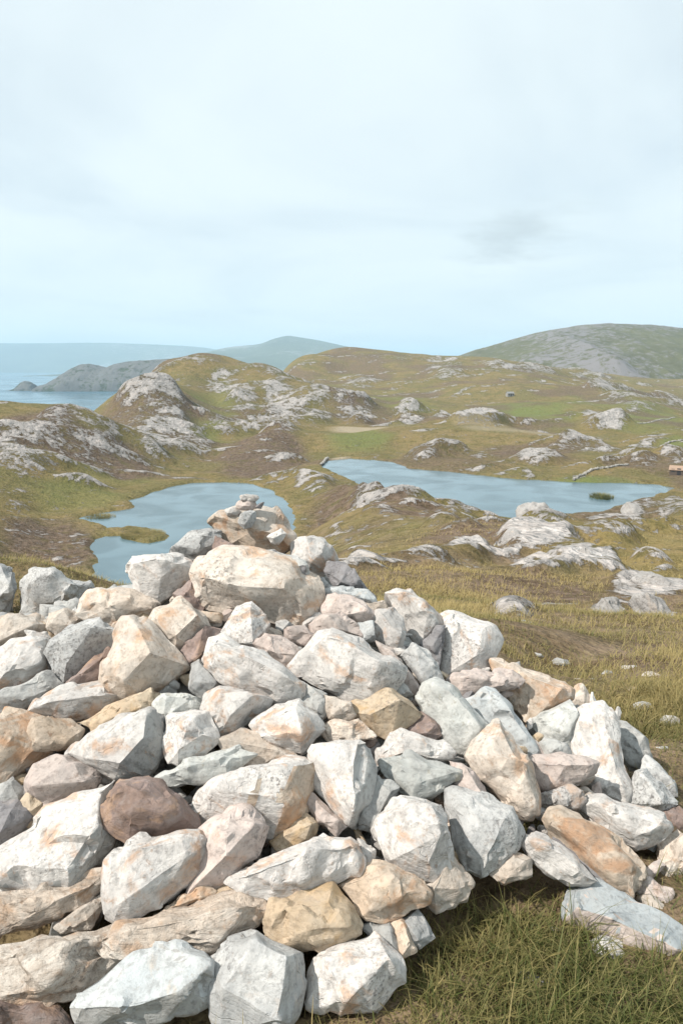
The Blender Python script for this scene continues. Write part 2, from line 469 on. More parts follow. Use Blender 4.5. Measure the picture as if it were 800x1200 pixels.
# ------------------------------------------------------------------ terrain
WATER = -30.0
SEA = -60.0
CP = []                                      # (px, py, depth) read off the photograph: ground seen there, that far away
CP += [(50, 700, 6.5), (50, 668, 9), (0, 700, 6.5), (-40, 690, 7), (-200, 690, 9), (100, 692, 8),
       (50, 690, 20), (50, 692, 60), (50, 690, 95), (105, 692, 107), (40, 665, 112), (80, 640, 122), (40, 605, 128), (90, 625, 133), (-60, 620, 115), (40, 592, 150),
       (20, 575, 170), (110, 588, 168), (60, 560, 190), (0, 560, 175), (-120, 560, 170),
       (0, 520, 215), (60, 520, 225), (130, 545, 225), (0, 490, 245), (0, 480, 265), (60, 482, 275), (110, 487, 285), (140, 497, 280), (170, 520, 265), (200, 541, 248),
       (-80, 480, 260), (-200, 478, 250), (-80, 520, 215),
       (125, 483, 375), (170, 440, 430), (130, 462, 425), (110, 478, 420), (205, 455, 420), (230, 490, 385), (280, 522, 345), (170, 480, 365), (180, 515, 312), (150, 500, 340), (240, 525, 300),
       (235, 413, 620), (195, 430, 605), (180, 440, 590), (290, 424, 600), (330, 442, 560), (365, 470, 500), (392, 505, 420), (260, 470, 490), (300, 488, 440), (320, 470, 500), (260, 440, 560),
       (310, 500, 330), (270, 510, 325), (350, 515, 320), (372, 538, 292), (310, 543, 262), (250, 545, 245), (340, 548, 238),
       (330, 436, 900), (360, 420, 1000), (400, 414, 1100), (450, 413, 1150), (500, 416, 1150), (560, 420, 1000), (600, 427, 900), (680, 445, 850), (740, 462, 800), (800, 480, 750), (870, 500, 700), (1000, 500, 700),
       (400, 440, 850), (450, 460, 700), (450, 488, 470), (450, 510, 360), (450, 525, 310), (520, 440, 800), (520, 470, 600),
       (600, 520, 325), (600, 500, 410), (600, 470, 560), (600, 450, 700), (700, 530, 290), (700, 500, 400), (700, 480, 480), (700, 462, 640), (780, 540, 260), (790, 510, 350), (780, 490, 450),
       (800, 575, 195), (860, 560, 210), (900, 580, 180),
       (300, 700, 12), (250, 720, 9), (200, 720, 15), (200, 722, 40), (200, 722, 78), (300, 700, 40), (330, 680, 80), (120, 720, 50),
       (350, 640, 70), (350, 600, 100), (350, 575, 160), (350, 556, 208), (372, 552, 225),
       (420, 650, 27), (420, 690, 12), (420, 600, 70), (420, 570, 110), (400, 553, 150), (430, 557, 140),
       (500, 690, 14), (500, 650, 26), (500, 620, 45), (480, 590, 85), (510, 590, 115), (570, 600, 118), (540, 610, 80),
       (700, 780, 5.2), (600, 740, 6.5), (680, 740, 8), (650, 720, 10), (650, 690, 16), (650, 650, 28), (700, 620, 55), (620, 612, 85), (660, 603, 162), (750, 600, 110), (700, 606, 120), (790, 585, 165),
       (780, 760, 6.5), (800, 700, 15), (800, 650, 30), (900, 700, 15), (900, 640, 35), (900, 600, 90), (620, 596, 140)]
P3 = [tuple(at_y(*c)) for c in CP]
P3 += [(x, y, 0.0) for x, y in ((0, 0.4), (-2, 0.5), (2, 0.5), (0, 2), (-1, 2), (1, 2), (-2, 2.6), (1.6, 2.6), (-2.3, 4), (2, 3.4))]
P3 += [(-0.4, 4.4, -0.05), (0.8, 4.2, -0.08), (1.9, 4.3, -0.15), (3.5, 4.2, -0.2), (4.5, 1.5, -0.1), (-4.5, 1.5, 0.0), (-4, 4.5, -0.1), (8, 6, -0.9), (8, 2, -0.6), (-8, 3, -0.2)]
P3 += [(-230, 470, -64), (-185, 500, -60), (-190, 600, -64), (-230, 700, -66), (-200, 900, -66), (-90, 900, -40), (-60, 1250, -50), (-330, 1250, -66), (-400, 1000, -66), (-400, 380, -50), (-500, 650, -66),
       (-70, 490, -14), (-75, 800, -30), (0, 1350, -10), (200, 1400, -5), (400, 1300, -10), (500, 1100, -20), (800, 1000, -20),
       (120, 160, -30.5), (70, 170, -30.5), (30, 210, -30.5), (20, 240, -30.3), (700, 400, -20), (300, 180, -25), (300, 60, -12)]
P3 = np.array(P3)


def warp(x, y):
    r = np.hypot(x, y)
    th = np.clip(np.arctan2(x, y), -1.4, 1.4)
    return np.stack([th * 2.2, np.log(r + 1.5)], -1)


def kern(d2):
    return np.sqrt(d2 + 0.05 ** 2)


_Q = warp(P3[:, 0], P3[:, 1])
_n = len(_Q)
_A = kern(((_Q[:, None] - _Q[None]) ** 2).sum(-1)) - np.eye(_n) * 0.004
_B = np.concatenate([np.ones((_n, 1)), _Q], 1)
_S = np.block([[_A, _B], [_B.T, np.zeros((3, 3))]])
_ZN = P3[:, 2]
_C = np.linalg.solve(_S, np.concatenate([_ZN, np.zeros(3)]))


def base_h(x, y):
    x = np.atleast_1d(np.asarray(x, float)); y = np.atleast_1d(np.asarray(y, float))
    q = warp(x, y)
    out = np.empty(len(q))
    for s in range(0, len(q), 50000):
        k = q[s:s + 50000]
        out[s:s + 50000] = kern(((k[:, None] - _Q[None]) ** 2).sum(-1)) @ _C[:_n] + _C[_n] + k @ _C[_n + 1:]
    th = np.abs(np.arctan2(x, y)); r = np.hypot(x, y)
    out = out * sstep(2.9, 4.6, r)
    back = -0.06 * np.maximum(r - 6, 0)
    t = sstep(1.25, 2.2, th)
    out = out * (1 - t) + back * t
    return np.maximum(out, -62.5)


def poly_sd(x, y, poly):
    """signed distance to a polygon, negative inside"""
    d = np.full(x.shape, 1e9); inside = np.zeros(x.shape, bool)
    n = len(poly)
    for i in range(n):
        ax, ay = poly[i]; bx, by = poly[(i + 1) % n]
        ex, ey = bx - ax, by - ay
        t = np.clip(((x - ax) * ex + (y - ay) * ey) / (ex * ex + ey * ey + 1e-9), 0, 1)
        d = np.minimum(d, np.hypot(x - ax - t * ex, y - ay - t * ey))
        c = ((ay > y) != (by > y))
        with np.errstate(divide='ignore', invalid='ignore'):
            inside ^= c & (x < ex * (y - ay) / (ey if ey != 0 else 1e-9) + ax)
    return np.where(inside, -d, d)


LOCH_A = [(200, 570), (225, 566), (265, 565), (295, 567), (320, 575), (338, 590), (345, 610), (345, 650), (300, 690), (200, 712), (120, 710), (103, 695), (106, 680), (112, 660), (111, 645),
          (108, 633), (125, 629), (140, 629), (147, 633), (175, 636), (193, 633), (196, 627), (175, 620), (150, 618), (142, 620), (125, 620), (118, 615), (100, 610), (94, 606), (110, 603), (135, 599),
          (156, 596), (155, 590), (148, 587), (162, 583), (175, 579), (190, 573)]
LOCH_B = [(377, 546), (385, 540), (410, 537), (460, 541), (477, 549), (530, 553), (600, 561), (670, 565), (740, 566), (775, 568), (787, 573), (778, 578), (755, 584), (725, 593), (700, 600), (660, 603), (630, 606),
          (600, 612), (520, 608), (430, 572), (382, 550)]
PA = np.array([at_z(a, b, WATER)[:2] for a, b in LOCH_A])
PB = np.array([at_z(a, b, WATER)[:2] for a, b in LOCH_B])


def hgt(x, y):
    x = np.atleast_1d(np.asarray(x, float)); y = np.atleast_1d(np.asarray(y, float))
    z = base_h(x, y)
    near = (np.hypot(x, y) < 420) & (y > 60)
    if near.any():
        d = np.minimum(poly_sd(x[near], y[near], PA), poly_sd(x[near], y[near], PB))
        d = d + 0.9 * fbm(np.stack([x[near] * 0.25, y[near] * 0.25, x[near] * 0], -1), 3)
        zn = z[near]
        shore = WATER + 0.45 * sstep(0, 1.2, d) + 0.05 * np.maximum(d, 0)
        k = sstep(2, 22, d)
        zn2 = np.where(d > 0, np.maximum(shore * (1 - k) + zn * k, np.minimum(shore, WATER + 0.7)), WATER - 0.25 * np.minimum(-d, 6) - 0.05)
        z[near] = zn2
    return z


def hit_ground(px, py, tmin=1.0, tmax=1400):
    d = ray(px, py)
    t = np.exp(np.linspace(math.log(tmin), math.log(tmax), 320))
    p = CAM[None] + d[None] * t[:, None]
    below = np.nonzero(p[:, 2] < hgt(p[:, 0], p[:, 1]))[0]
    if not len(below): return None
    i = below[0]
    lo, hi = t[max(i - 1, 0)], t[i]
    for _ in range(18):
        mid = 0.5 * (lo + hi); q = CAM + d * mid
        if q[2] < hgt(q[0], q[1])[0]: hi = mid
        else: lo = mid
    return CAM + d * hi


# patches of bare rock / pasture / heather / sand, found on the ground from where the photograph shows them: (px, py, half width, half height, strength)
ROCKS = [(20, 525, 45, 28, .9), (70, 505, 45, 20, .7), (20, 575, 18, 14, .6), (120, 498, 25, 12, .6), (110, 540, 22, 14, .5), (95, 630, 16, 12, .7), (30, 600, 30, 10, .4),
         (185, 500, 40, 26, 1.1), (165, 462, 32, 16, .9), (215, 515, 36, 14, .8), (150, 485, 20, 14, .6), (265, 445, 22, 12, .9), (285, 470, 26, 20, .9), (330, 478, 30, 26, 1.0), (370, 490, 20, 18, .8), (235, 420, 30, 7, .7), (305, 428, 25, 8, .6),
         (335, 500, 30, 6, .7), (265, 505, 20, 6, .6), (415, 483, 24, 16, .9), (480, 482, 14, 16, 1.0), (425, 448, 20, 6, .8), (520, 428, 22, 11, 1.0), (585, 428, 26, 9, 1.0), (470, 418, 60, 7, .5),
         (560, 502, 32, 8, 1.3), (710, 497, 28, 9, 1.2), (668, 482, 14, 6, .9), (715, 458, 30, 8, 1.0), (690, 440, 30, 6, .8), (780, 470, 30, 8, .8), (740, 473, 30, 5, .7), (625, 430, 26, 7, .9),
         (630, 538, 30, 6, 1.0), (690, 523, 40, 6, 1.1), (740, 533, 34, 6, 1.2), (790, 540, 16, 7, 1.2), (755, 546, 20, 4, 1.0), (520, 530, 30, 6, .8), (495, 535, 22, 5, .9), (560, 535, 30, 4, .6), (440, 527, 40, 4, .5),
         (370, 560, 24, 8, 1.1), (345, 550, 16, 5, .9), (430, 582, 20, 7, .9), (395, 612, 10, 5, .6), (440, 605, 30, 5, .6), (530, 600, 30, 5, .7), (520, 625, 30, 6, .8), (620, 597, 26, 6, 1.1), (742, 598, 12, 5, 1.0), (640, 604, 20, 4, .8), (790, 590, 20, 6, .7),
         (500, 655, 28, 8, 1.0), (545, 650, 30, 8, .9), (625, 640, 45, 10, 1.1), (680, 660, 45, 10, 1.1), (715, 640, 35, 5, .8), (760, 655, 30, 5, .7), (740, 690, 30, 12, .9), (780, 690, 25, 8, 1.0), (715, 710, 20, 10, .9), (600, 720, 30, 8, .6), (760, 715, 16, 8, .8),
         ]
GREENS = [(610, 480, 60, 14, 1.0), (700, 470, 50, 6, .6), (640, 495, 40, 8, .8), (460, 470, 50, 10, .5), (240, 480, 22, 18, .7), (420, 515, 40, 6, .8), (760, 485, 50, 8, .7), (790, 520, 20, 6, .9), (700, 565, 45, 6, 1.0), (260, 470, 20, 30, .5), (100, 580, 60, 14, .5), (640, 715, 30, 12, .6), (640, 680, 40, 12, .35), (130, 555, 50, 10, .4)]
HEATH = [(40, 500, 60, 30, 1.0), (140, 530, 50, 20, 1.0), (60, 635, 60, 30, 1.0), (310, 515, 50, 18, 1.2), (170, 470, 60, 30, .7), (420, 575, 60, 16, .9), (470, 590, 50, 14, .9), (560, 640, 80, 14, .7), (620, 690, 60, 14, .7), (560, 615, 60, 10, .8), (430, 485, 40, 16, .6), (520, 540, 80, 10, .6), (620, 535, 60, 8, .6), (380, 540, 30, 6, .6), (430, 630, 50, 14, .5), (720, 600, 60, 8, .6), (760, 780, 40, 30, .6)]
SANDS = [(420, 507, 36, 3, .9), (395, 533, 14, 4, 1.0), (640, 512, 60, 3, .6), (480, 503, 30, 2.5, .5), (580, 512, 40, 2, .5), (560, 508, 30, 2, .4)]


def patch_field(lst, x, y, nz, sharp=True):
    f = np.zeros(len(x))
    for px, py, rx, ry, s in lst:
        c = hit_ground(px, py)
        if c is None or c[1] > 1390: continue
        up_ = hit_ground(px, py - ry); dn = hit_ground(px, py + ry)
        wx = rx * c[1] / F
        near_d = c[1] - dn[1] if dn is not None else c[1] * .05
        far_d = (up_[1] - c[1]) if up_ is not None else near_d
        wy = np.clip(max(near_d, min(far_d, near_d * 3)), c[1] * 0.02, c[1] * 0.30)
        sl = np.abs(x - c[0]) < 2.2 * wx
        sl &= np.abs(y - c[1]) < 2.2 * wy
        if not sl.any(): continue
        ux, uy = c[0] / np.hypot(c[0], c[1]), c[1] / np.hypot(c[0], c[1])
        a = (x[sl] - c[0]) * ux + (y[sl] - c[1]) * uy
        bb = (x[sl] - c[0]) * uy - (y[sl] - c[1]) * ux
        q = np.sqrt((a / wy) ** 2 + (bb / wx) ** 2) + nz[sl] * 0.35
        f[sl] = np.maximum(f[sl], s * (1 - sstep(0.55, 1.25, q)))
    return f


# rows of the ground: denser from 60 m out, where whole hillsides are seen
GRID_R = np.exp(np.concatenate([np.linspace(math.log(0.6), math.log(60), 320)[:-1], np.linspace(math.log(60), math.log(1420), 570)]))


def build_terrain():
    th = np.concatenate([np.linspace(-180, -62, 46)[:-1], np.linspace(-62, -27, 60)[:-1], np.linspace(-27, 27, 451)[:-1], np.linspace(27, 62, 60)[:-1], np.linspace(62, 180, 46)])
    th = np.radians(th)[:-1]
    r = GRID_R
    T, R_ = np.meshgrid(th, r, indexing='ij')
    x = (R_ * np.sin(T)).ravel(); y = (R_ * np.cos(T)).ravel(); rr = R_.ravel()
    z = hgt(x, y)
    o = np.zeros_like(x)
    p2 = np.stack([x, y, o], -1)
    pz = np.stack([x * 0.06, y * 0.06, o + 4.1], -1)
    nz = fbm(pz, 4, 0.55) * 0.6
    nz2 = fbm(np.stack([x * 0.5, y * 0.5, o + 9.1], -1), 3, 0.6) * 0.5
    nmix = np.where(rr < 60, nz2, nz)
    rock = patch_field(ROCKS, x, y, nmix)
    # scattered small outcrops everywhere, streaked along the strata
    ca, sa = math.cos(0.6), math.sin(0.6)
    st = np.stack([(x * ca + y * sa) * 0.035, (-x * sa + y * ca) * 0.11, o + 2.2], -1)
    sc = fbm(st, 5, 0.6)
    rock = np.maximum(rock * (0.45 + 0.55 * sstep(-0.5, 0.15, sc)), 0.85 * sstep(0.52, 0.85, sc) * sstep(25, 120, rr))
    st2 = np.stack([(x * ca + y * sa) * 0.25, (-x * sa + y * ca) * 0.7, o + 5.2], -1)
    sc2 = fbm(st2, 4, 0.6)
    rock = np.maximum(rock, 0.75 * sstep(0.46, 0.85, sc2) * sstep(6, 12, rr) * (1 - sstep(120, 260, rr)))
    green = patch_field(GREENS, x, y, nmix); heath = patch_field(HEATH, x, y, nmix * 0.7)
    heath = np.clip(heath * 1.25 + 0.8 * sstep(0.0, 0.6, fbm(np.stack([x * 0.03, y * 0.03, o + 31], -1), 3)), 0, 1)
    sand = patch_field(SANDS, x, y, nmix * 0.5)
    sdA = poly_sd(x, y, PA); sdB = poly_sd(x, y, PB)
    sd = np.minimum(sdA, sdB)
    land = sstep(0.5, 14, sd)
    pile = np.exp(-(((x + 0.4) / 2.4) ** 2 + ((y - 3.0) / 2.0) ** 2))
    rock *= sstep(0.0, 2.5, sd) * (1 - pile) * sstep(4.2, 5.5, rr)
    # relief
    d = np.zeros_like(x)
    rb = rock.reshape(len(th), len(r))
    for _ in range(3):                       # relief follows the broad outcrop, not its ragged edge
        rb = sum(np.roll(rb, k_, 0) for k_ in range(-5, 6)) / 11
        rb = (np.roll(rb, 1, 1) + rb + np.roll(rb, -1, 1)) / 3
    rs = sstep(0.1, 0.8, rb.ravel())
    for k, lam in enumerate((60, 28, 13, 6, 3, 1.5, 0.7, 0.33)):
        wgt = sstep(0.011, 0.028, lam / rr) * sstep(lam * 0.35, lam * 2.2, rr)
        nzk = vnoise(np.stack([x / lam, y / lam, o + 3.7 * k], -1))
        rk = (1 - np.abs(vnoise(np.stack([(x * ca + y * sa) / lam * 0.6, (-x * sa + y * ca) / lam * 1.3, o + 1.3 * k + 50], -1)))) * 2 - 1
        d += wgt * lam * (np.where(rr > 220, 0.065, 0.055 if lam < 4 else 0.032) * nzk + (0.02 + 0.08 * sstep(170, 380, rr)) * rs * rk + 0.03 * rs * rk * (1 if lam < 20 else 0))
    d += rs * np.clip(rr * 0.004, 0.02, 0.3) + rs * sstep(180, 350, rr) * 0.4
    z = z + d * land
    z = np.where(sd < 0.2, np.minimum(z, np.where(sd < -0.5, WATER - 0.08, WATER + 0.3)), z)
    nt_, nr = len(th), len(r)
    idx = np.arange(nt_ * nr).reshape(nt_, nr)
    a = idx; b_ = np.roll(idx, -1, axis=0)
    q = np.stack([a[:, :-1], a[:, 1:], b_[:, 1:], b_[:, :-1]], -1).reshape(-1, 4)
    q = q[:, ::-1]
    verts = np.stack([x, y, z], -1)
    # centre cap
    verts = np.concatenate([verts, [[0, 0, 0.0]]]); ci = len(verts) - 1
    me = mesh_np('ground', verts, q)
    bm = bmesh.new(); bm.from_mesh(me); bm.verts.ensure_lookup_table()
    bm.faces.new([bm.verts[i] for i in idx[::-1, 0]])
    bmesh.ops.recalc_face_normals(bm, faces=bm.faces[:1])
    bm.to_mesh(me); bm.free()
    for nme, arr in (('far', sstep(25, 140, rr)), ('rock', rock), ('green', green), ('heath', heath), ('sand', sand)):
        fattr(me, nme, np.concatenate([arr, [0]]))
    g = add('ground', me, terrain_mat()); tag(g, 'rolling moorland of tawny grass, heather and pale bedrock falling away from the cairn', kind='structure')
    return verts, rr, rock


TV, TR, TROCK = build_terrain()


def flat_poly(name, poly, z, mat, label):
    c = poly.mean(0)
    v = [(p[0], p[1], 0.0) for p in (poly - c)]
    me = bpy.data.meshes.new(name); me.from_pydata(v, [], [list(range(len(v)))]); me.update()
    bm = bmesh.new(); bm.from_mesh(me); bmesh.ops.triangulate(bm, faces=bm.faces)
    for f in bm.faces:
        if f.normal.z < 0: f.normal_flip()
    bm.to_mesh(me); bm.free()
    o = add(name, me, mat, loc=(c[0], c[1], z)); tag(o, label, kind='structure')
    return o


def grow(poly, d):
    c = poly.mean(0); v = poly - c
    l = np.linalg.norm(v, axis=1, keepdims=True)
    return c + v * (1 + d / l)


def hull2(pts):
    pts = sorted(map(tuple, pts))
    def half(p):
        h = []
        for q in p:
            while len(h) > 1 and (h[-1][0] - h[-2][0]) * (q[1] - h[-2][1]) - (h[-1][1] - h[-2][1]) * (q[0] - h[-2][0]) <= 0: h.pop()
            h.append(q)
        return h[:-1]
    return np.array(half(pts) + half(pts[::-1]))


WM = water_mat('loch water', (0.10, 0.165, 0.195), 0.16, 0.22, 1.4)
flat_poly('loch', grow(hull2(PA), 3.0), WATER, WM, 'small blue loch behind the cairn with a grassy spit')
flat_poly('loch', grow(hull2(PB), 3.0), WATER, WM, 'large long pale blue loch in the valley beyond the slope')
v = [(-26000, 300, 0), (26000, 300, 0), (26000, 26000, 0), (-26000, 26000, 0)]
me = bpy.data.meshes.new('sea'); me.from_pydata(v, [], [(0, 1, 2, 3)]); me.update()
o = add('sea', me, water_mat('sea water', (0.05, 0.14, 0.20), 0.22, 0.25, 0.05), loc=(0, 0, SEA)); tag(o, 'calm pale blue sea reaching the horizon', kind='structure')


# ------------------------------------------------------------------ far hills, headland, island
def hill_mesh(name, crest, y0, depth_front, depth_back, base, mat, label, rough, res=(260, 90), seed=0, rockf=None, power=1.0):
    """crest: list of (px, py) on the skyline, standing at depth y0"""
    C_ = np.array([at_y(px, py, y0) for px, py in crest])
    xs = np.linspace(C_[0, 0], C_[-1, 0], res[0])
    cz = np.interp(xs, C_[:, 0], C_[:, 2])
    k = np.exp(-np.linspace(-2, 2, 9) ** 2); k /= k.sum()
    cz = np.convolve(np.pad(cz, 4, 'edge'), k, 'valid')
    t = np.linspace(-1, 1, res[1])
    X, T = np.meshgrid(xs, t, indexing='ij')
    CZ = np.repeat(cz[:, None], res[1], 1)
    bow = 0.15 * depth_front * fbm(np.stack([X / (depth_front * 0.7), X * 0, X * 0 + seed], -1).reshape(-1, 3), 3).reshape(X.shape)
    Y = y0 + bow * (1 - np.abs(T)) + np.where(T < 0, T * depth_front, T * depth_back)
    prof = (1 - np.abs(T) ** 1.25) ** power
    Z = base + (CZ - base) * prof
    p = np.stack([X, Y, Z * 0 + seed * 7.7], -1).reshape(-1, 3)
    h = (C_[:, 2].max() - base)
    rid = 0
    amp = rough * h
    for s_, a_ in ((0.9, 1.0), (0.35, 0.5), (0.14, 0.26), (0.055, 0.14), (0.022, 0.07)):
        n_ = 1 - 2 * np.abs(vnoise(p / (depth_front * s_) + s_ * 31))
        rid = rid + a_ * n_
    fade = np.clip(1 - prof, 0, 1) ** 0.6 * 0.85 + 0.15
    edge = sstep(0, 0.06, np.clip((CZ - base) / h, 0, 1))
    Z = Z + amp * rid.reshape(X.shape) * fade * np.minimum(1, prof * 5) * edge
    verts = np.stack([X, Y, Z], -1).reshape(-1, 3)
    idx = np.arange(res[0] * res[1]).reshape(res)
    q = np.stack([idx[:-1, :-1], idx[1:, :-1], idx[1:, 1:], idx[:-1, 1:]], -1).reshape(-1, 4)
    c = np.array([X.mean(), y0, base])
    me = mesh_np(name, verts - c, q)
    sl = rid.reshape(-1)
    rk = 0.5 + 0.42 * sl
    if rockf is not None: rk = rk * rockf(X, Y, T).ravel()
    fattr(me, 'rock', rk)
    o = add(name, me, mat, loc=c); tag(o, label, kind='structure')
    return o


MD = far_hill_mat('bare grey hill', (0.115, 0.112, 0.05), (0.185, 0.172, 0.172), 0.66, 1.1, 1.5)
hill_mesh('hill', [(480, 450), (520, 424), (550, 412), (585, 403), (620, 394), (660, 388), (700, 384.5), (740, 386), (775, 389), (800, 393), (850, 402), (920, 420), (1000, 440), (1080, 470)],
          2250, 900, 800, -64, MD, 'broad grey stony hill rising behind the pasture on the skyline', 0.22, (320, 130), 3)
ME = far_hill_mat('distant mountain cover', (0.10, 0.11, 0.055), (0.22, 0.22, 0.20), 0.75, 1.0, 0.5)
hill_mesh('mountain', [(90, 440), (160, 432), (215, 423), (245, 413), (265, 408), (290, 405), (305, 403), (320, 396), (336, 392), (352, 394.5), (372, 398), (395, 403), (420, 408), (450, 411), (480, 414), (540, 420), (620, 428), (700, 440)],
          7500, 2100, 2000, -64, ME, 'far blue mountain with a low peak on the skyline', 0.055, (260, 90), 5)
MF = far_hill_mat('headland cover', (0.06, 0.072, 0.035), (0.13, 0.13, 0.125), 0.55, 0.85, 1.6)
hill_mesh('headland', [(56, 462), (60, 454), (66, 450), (75, 440), (84, 433), (94, 427), (104, 426.5), (116, 430), (124, 432), (134, 427), (146, 424), (165, 423), (190, 421.5), (215, 420), (240, 421), (270, 425), (300, 432), (330, 445)],
          2180, 130, 380, -64, MF, 'dark wooded looking sea headland with cliffs beyond the hills', 0.10, (300, 80), 8, power=0.55)
hill_mesh('island', [(8, 461), (14, 458), (20, 455), (24, 449), (29, 446.5), (34, 447), (39, 450), (43, 456), (46, 461)],
          2150, 40, 45, -63, MF, 'small humped rocky islet standing alone in the sea', 0.12, (90, 40), 12, power=0.6)
MFF = far_hill_mat('far coast cover', (0.10, 0.12, 0.07), (0.22, 0.22, 0.20), 0.8, 1.1, 0.4)
hill_mesh('far_coast', [(-400, 434), (-250, 428), (-100, 427), (-20, 429), (30, 428), (70, 430), (110, 431), (160, 436)],
          13000, 800, 800, -64, MFF, 'faint low coast lying on the sea horizon', 0.05, (160, 30), 15)

hill_mesh('haze_band_ridge', [(-500, 418), (-350, 408), (-200, 404), (-80, 403), (0, 401.5), (60, 402), (120, 401), (180, 403), (230, 406), (280, 413), (330, 424), (380, 436)],
          11500, 1500, 1400, -64, MFF, 'faint pale blue ridge standing in for the long hazy band beyond the sea', 0.03, (200, 40), 19)  # added ridge that gives the pale hazy band above the sea

# ------------------------------------------------------------------ haze
bmh = bmesh.new(); bmesh.ops.create_cube(bmh, size=1.0)
me = bpy.data.meshes.new('haze'); bmh.to_mesh(me); bmh.free()
hm = bpy.data.materials.new('sea air'); hm.use_nodes = True
hn = hm.node_tree; hn.nodes.clear()
ho = hn.nodes.new('ShaderNodeOutputMaterial'); hv_ = hn.nodes.new('ShaderNodeVolumePrincipled')
hv_.inputs['Color'].default_value = (0.62, 0.84, 1.0, 1)
hm.cycles.homogeneous_volume = True
hv_.inputs['Density'].default_value = 0.00011
hv_.inputs['Anisotropy'].default_value = 0.0
L(hn, hv_.outputs[0], ho.inputs['Volume'])
hz = add('haze', me, hm, loc=(0, 12000, 180)); hz.scale = (53000, 28500, 491)
tag(hz, 'thin pale blue sea haze over the far hills', kind='stuff')

# ------------------------------------------------------------------ stones
APEX = np.array([-0.42, 3.42])
HP, RP = 0.93, 1.72


def pile(x, y):
    dx_ = x - APEX[0]; dy_ = y - APEX[1]
    dx_ = np.where(dx_ < 0, dx_ / 1.5, dx_ / 1.12)
    r_ = np.sqrt(dx_ ** 2 + dy_ ** 2 + 0.02)
    return HP * (1 - (r_ - 0.14) / RP)


def pile_n(p):
    e = 0.02
    gx = (pile(p[0] + e, p[1]) - pile(p[0] - e, p[1])) / (2 * e)
    gy = (pile(p[0], p[1] + e) - pile(p[0], p[1] - e)) / (2 * e)
    n = np.array([-gx, -gy, 1.0])
    return n / np.linalg.norm(n)


def hit_pile(px, py):
    d = ray(px, py)
    t = np.linspace(1.0, 4.6, 1500)
    p = CAM[None] + d[None] * t[:, None]
    clr = p[:, 2] - np.maximum(pile(p[:, 0], p[:, 1]), -0.02)
    ok = np.nonzero(clr <= 0)[0]
    conez = p[:, 2] - pile(p[:, 0], p[:, 1])
    if len(ok):
        q = p[ok[0]]
        if pile(q[0], q[1]) > -0.12: return q
    return p[np.argmin(conez)]


def rock_mesh(name, hullpts, rough, cell, seed, cuts=5, layered=0.0, axes=None):
    """convex block of the given points, edges worn, planes chipped off, surface broken up. points are local."""
    bm = bmesh.new()
    for p in hullpts: bm.verts.new(p)
    bmesh.ops.convex_hull(bm, input=bm.verts)
    bmesh.ops.delete(bm, geom=[v for v in bm.verts if not v.link_faces], context='VERTS')
    bmesh.ops.dissolve_limit(bm, angle_limit=0.12, verts=bm.verts, edges=bm.edges)
    size = np.ptp(np.array([v.co for v in bm.verts]), axis=0).max()
    try:
        bmesh.ops.bevel(bm, geom=bm.edges[:], offset=size * 0.004, segments=1, affect='EDGES', profile=0.6, clamp_overlap=True)
    except Exception:
        pass
    bmesh.ops.triangulate(bm, faces=bm.faces)
    for _ in range(7):
        long_ = [e for e in bm.edges if e.calc_length() > cell]
        if not long_: break
        bmesh.ops.subdivide_edges(bm, edges=long_, cuts=1, use_grid_fill=False)
        bmesh.ops.triangulate(bm, faces=bm.faces)
        if len(bm.verts) > 2300: break
    bmesh.ops.recalc_face_normals(bm, faces=bm.faces)
    bm.normal_update()
    V = np.array([v.co for v in bm.verts]); N = np.array([v.normal for v in bm.verts])
    rg = np.random.default_rng(seed)
    off = rg.uniform(0, 100, 3)
    # chipped planes
    for _ in range(cuts):
        n = rg.normal(size=3); n /= np.linalg.norm(n)
        dd = V @ n
        lim = dd.max() - (dd.max() - dd.min()) * rg.uniform(0.01, 0.04)
        ex = np.maximum(dd - lim, 0)
        V = V - n * (ex * 0.95)[:, None]
    big = fbm(V / (size * 0.42) + off, 3, 0.5)
    med = fbm(V / (size * 0.13) + off * 1.7, 3, 0.55)
    ridge = np.abs(fbm(V / (size * 0.22) + off * 0.3, 2, 0.5))
    # fracture facets: each patch of the surface broken along its own slightly tilted plane
    for cnt_, amp_ in ((7, 0.15), (26, 0.08)):
        sd = V[rg.integers(0, len(V), cnt_)]
        wob = np.stack([vnoise(V / (size * 0.15) + off + 7 * j) for j in range(3)], -1) * size * 0.05
        ci = np.argmin(((V[:, None] + wob[:, None] - sd[None]) ** 2).sum(-1), axis=1)
        tl_ = rg.normal(size=(cnt_, 3)) * amp_
        V = V + N * (rough ** 0.5 * np.clip(((V - sd[ci]) * tl_[ci]).sum(-1), -0.024 * size, 0.024 * size))[:, None]
    V = V + N * (size * rough * (0.007 * big + 0.006 * med - 0.008 * ridge))[:, None]
    if layered > 0 and axes is not None:
        lay = vnoise(np.stack([V @ axes[0] / (size * 0.5), V @ axes[1] / (size * 0.35), V @ axes[2] / (size * 0.045)], -1) + off)
        V = V + N * (size * 0.024 * layered * np.sign(lay) * np.abs(lay) ** 0.5)[:, None]
    for v, c in zip(bm.verts, V): v.co = c
    bmesh.ops.smooth_vert(bm, verts=bm.verts, factor=0.32, use_axis_x=True, use_axis_y=True, use_axis_z=True)
    me = bpy.data.meshes.new(name)
    bm.to_mesh(me); bm.free()
    me.polygons.foreach_set('use_smooth', np.ones(len(me.polygons), dtype=bool))
    me.set_sharp_from_angle(angle=math.radians(30))
    return me


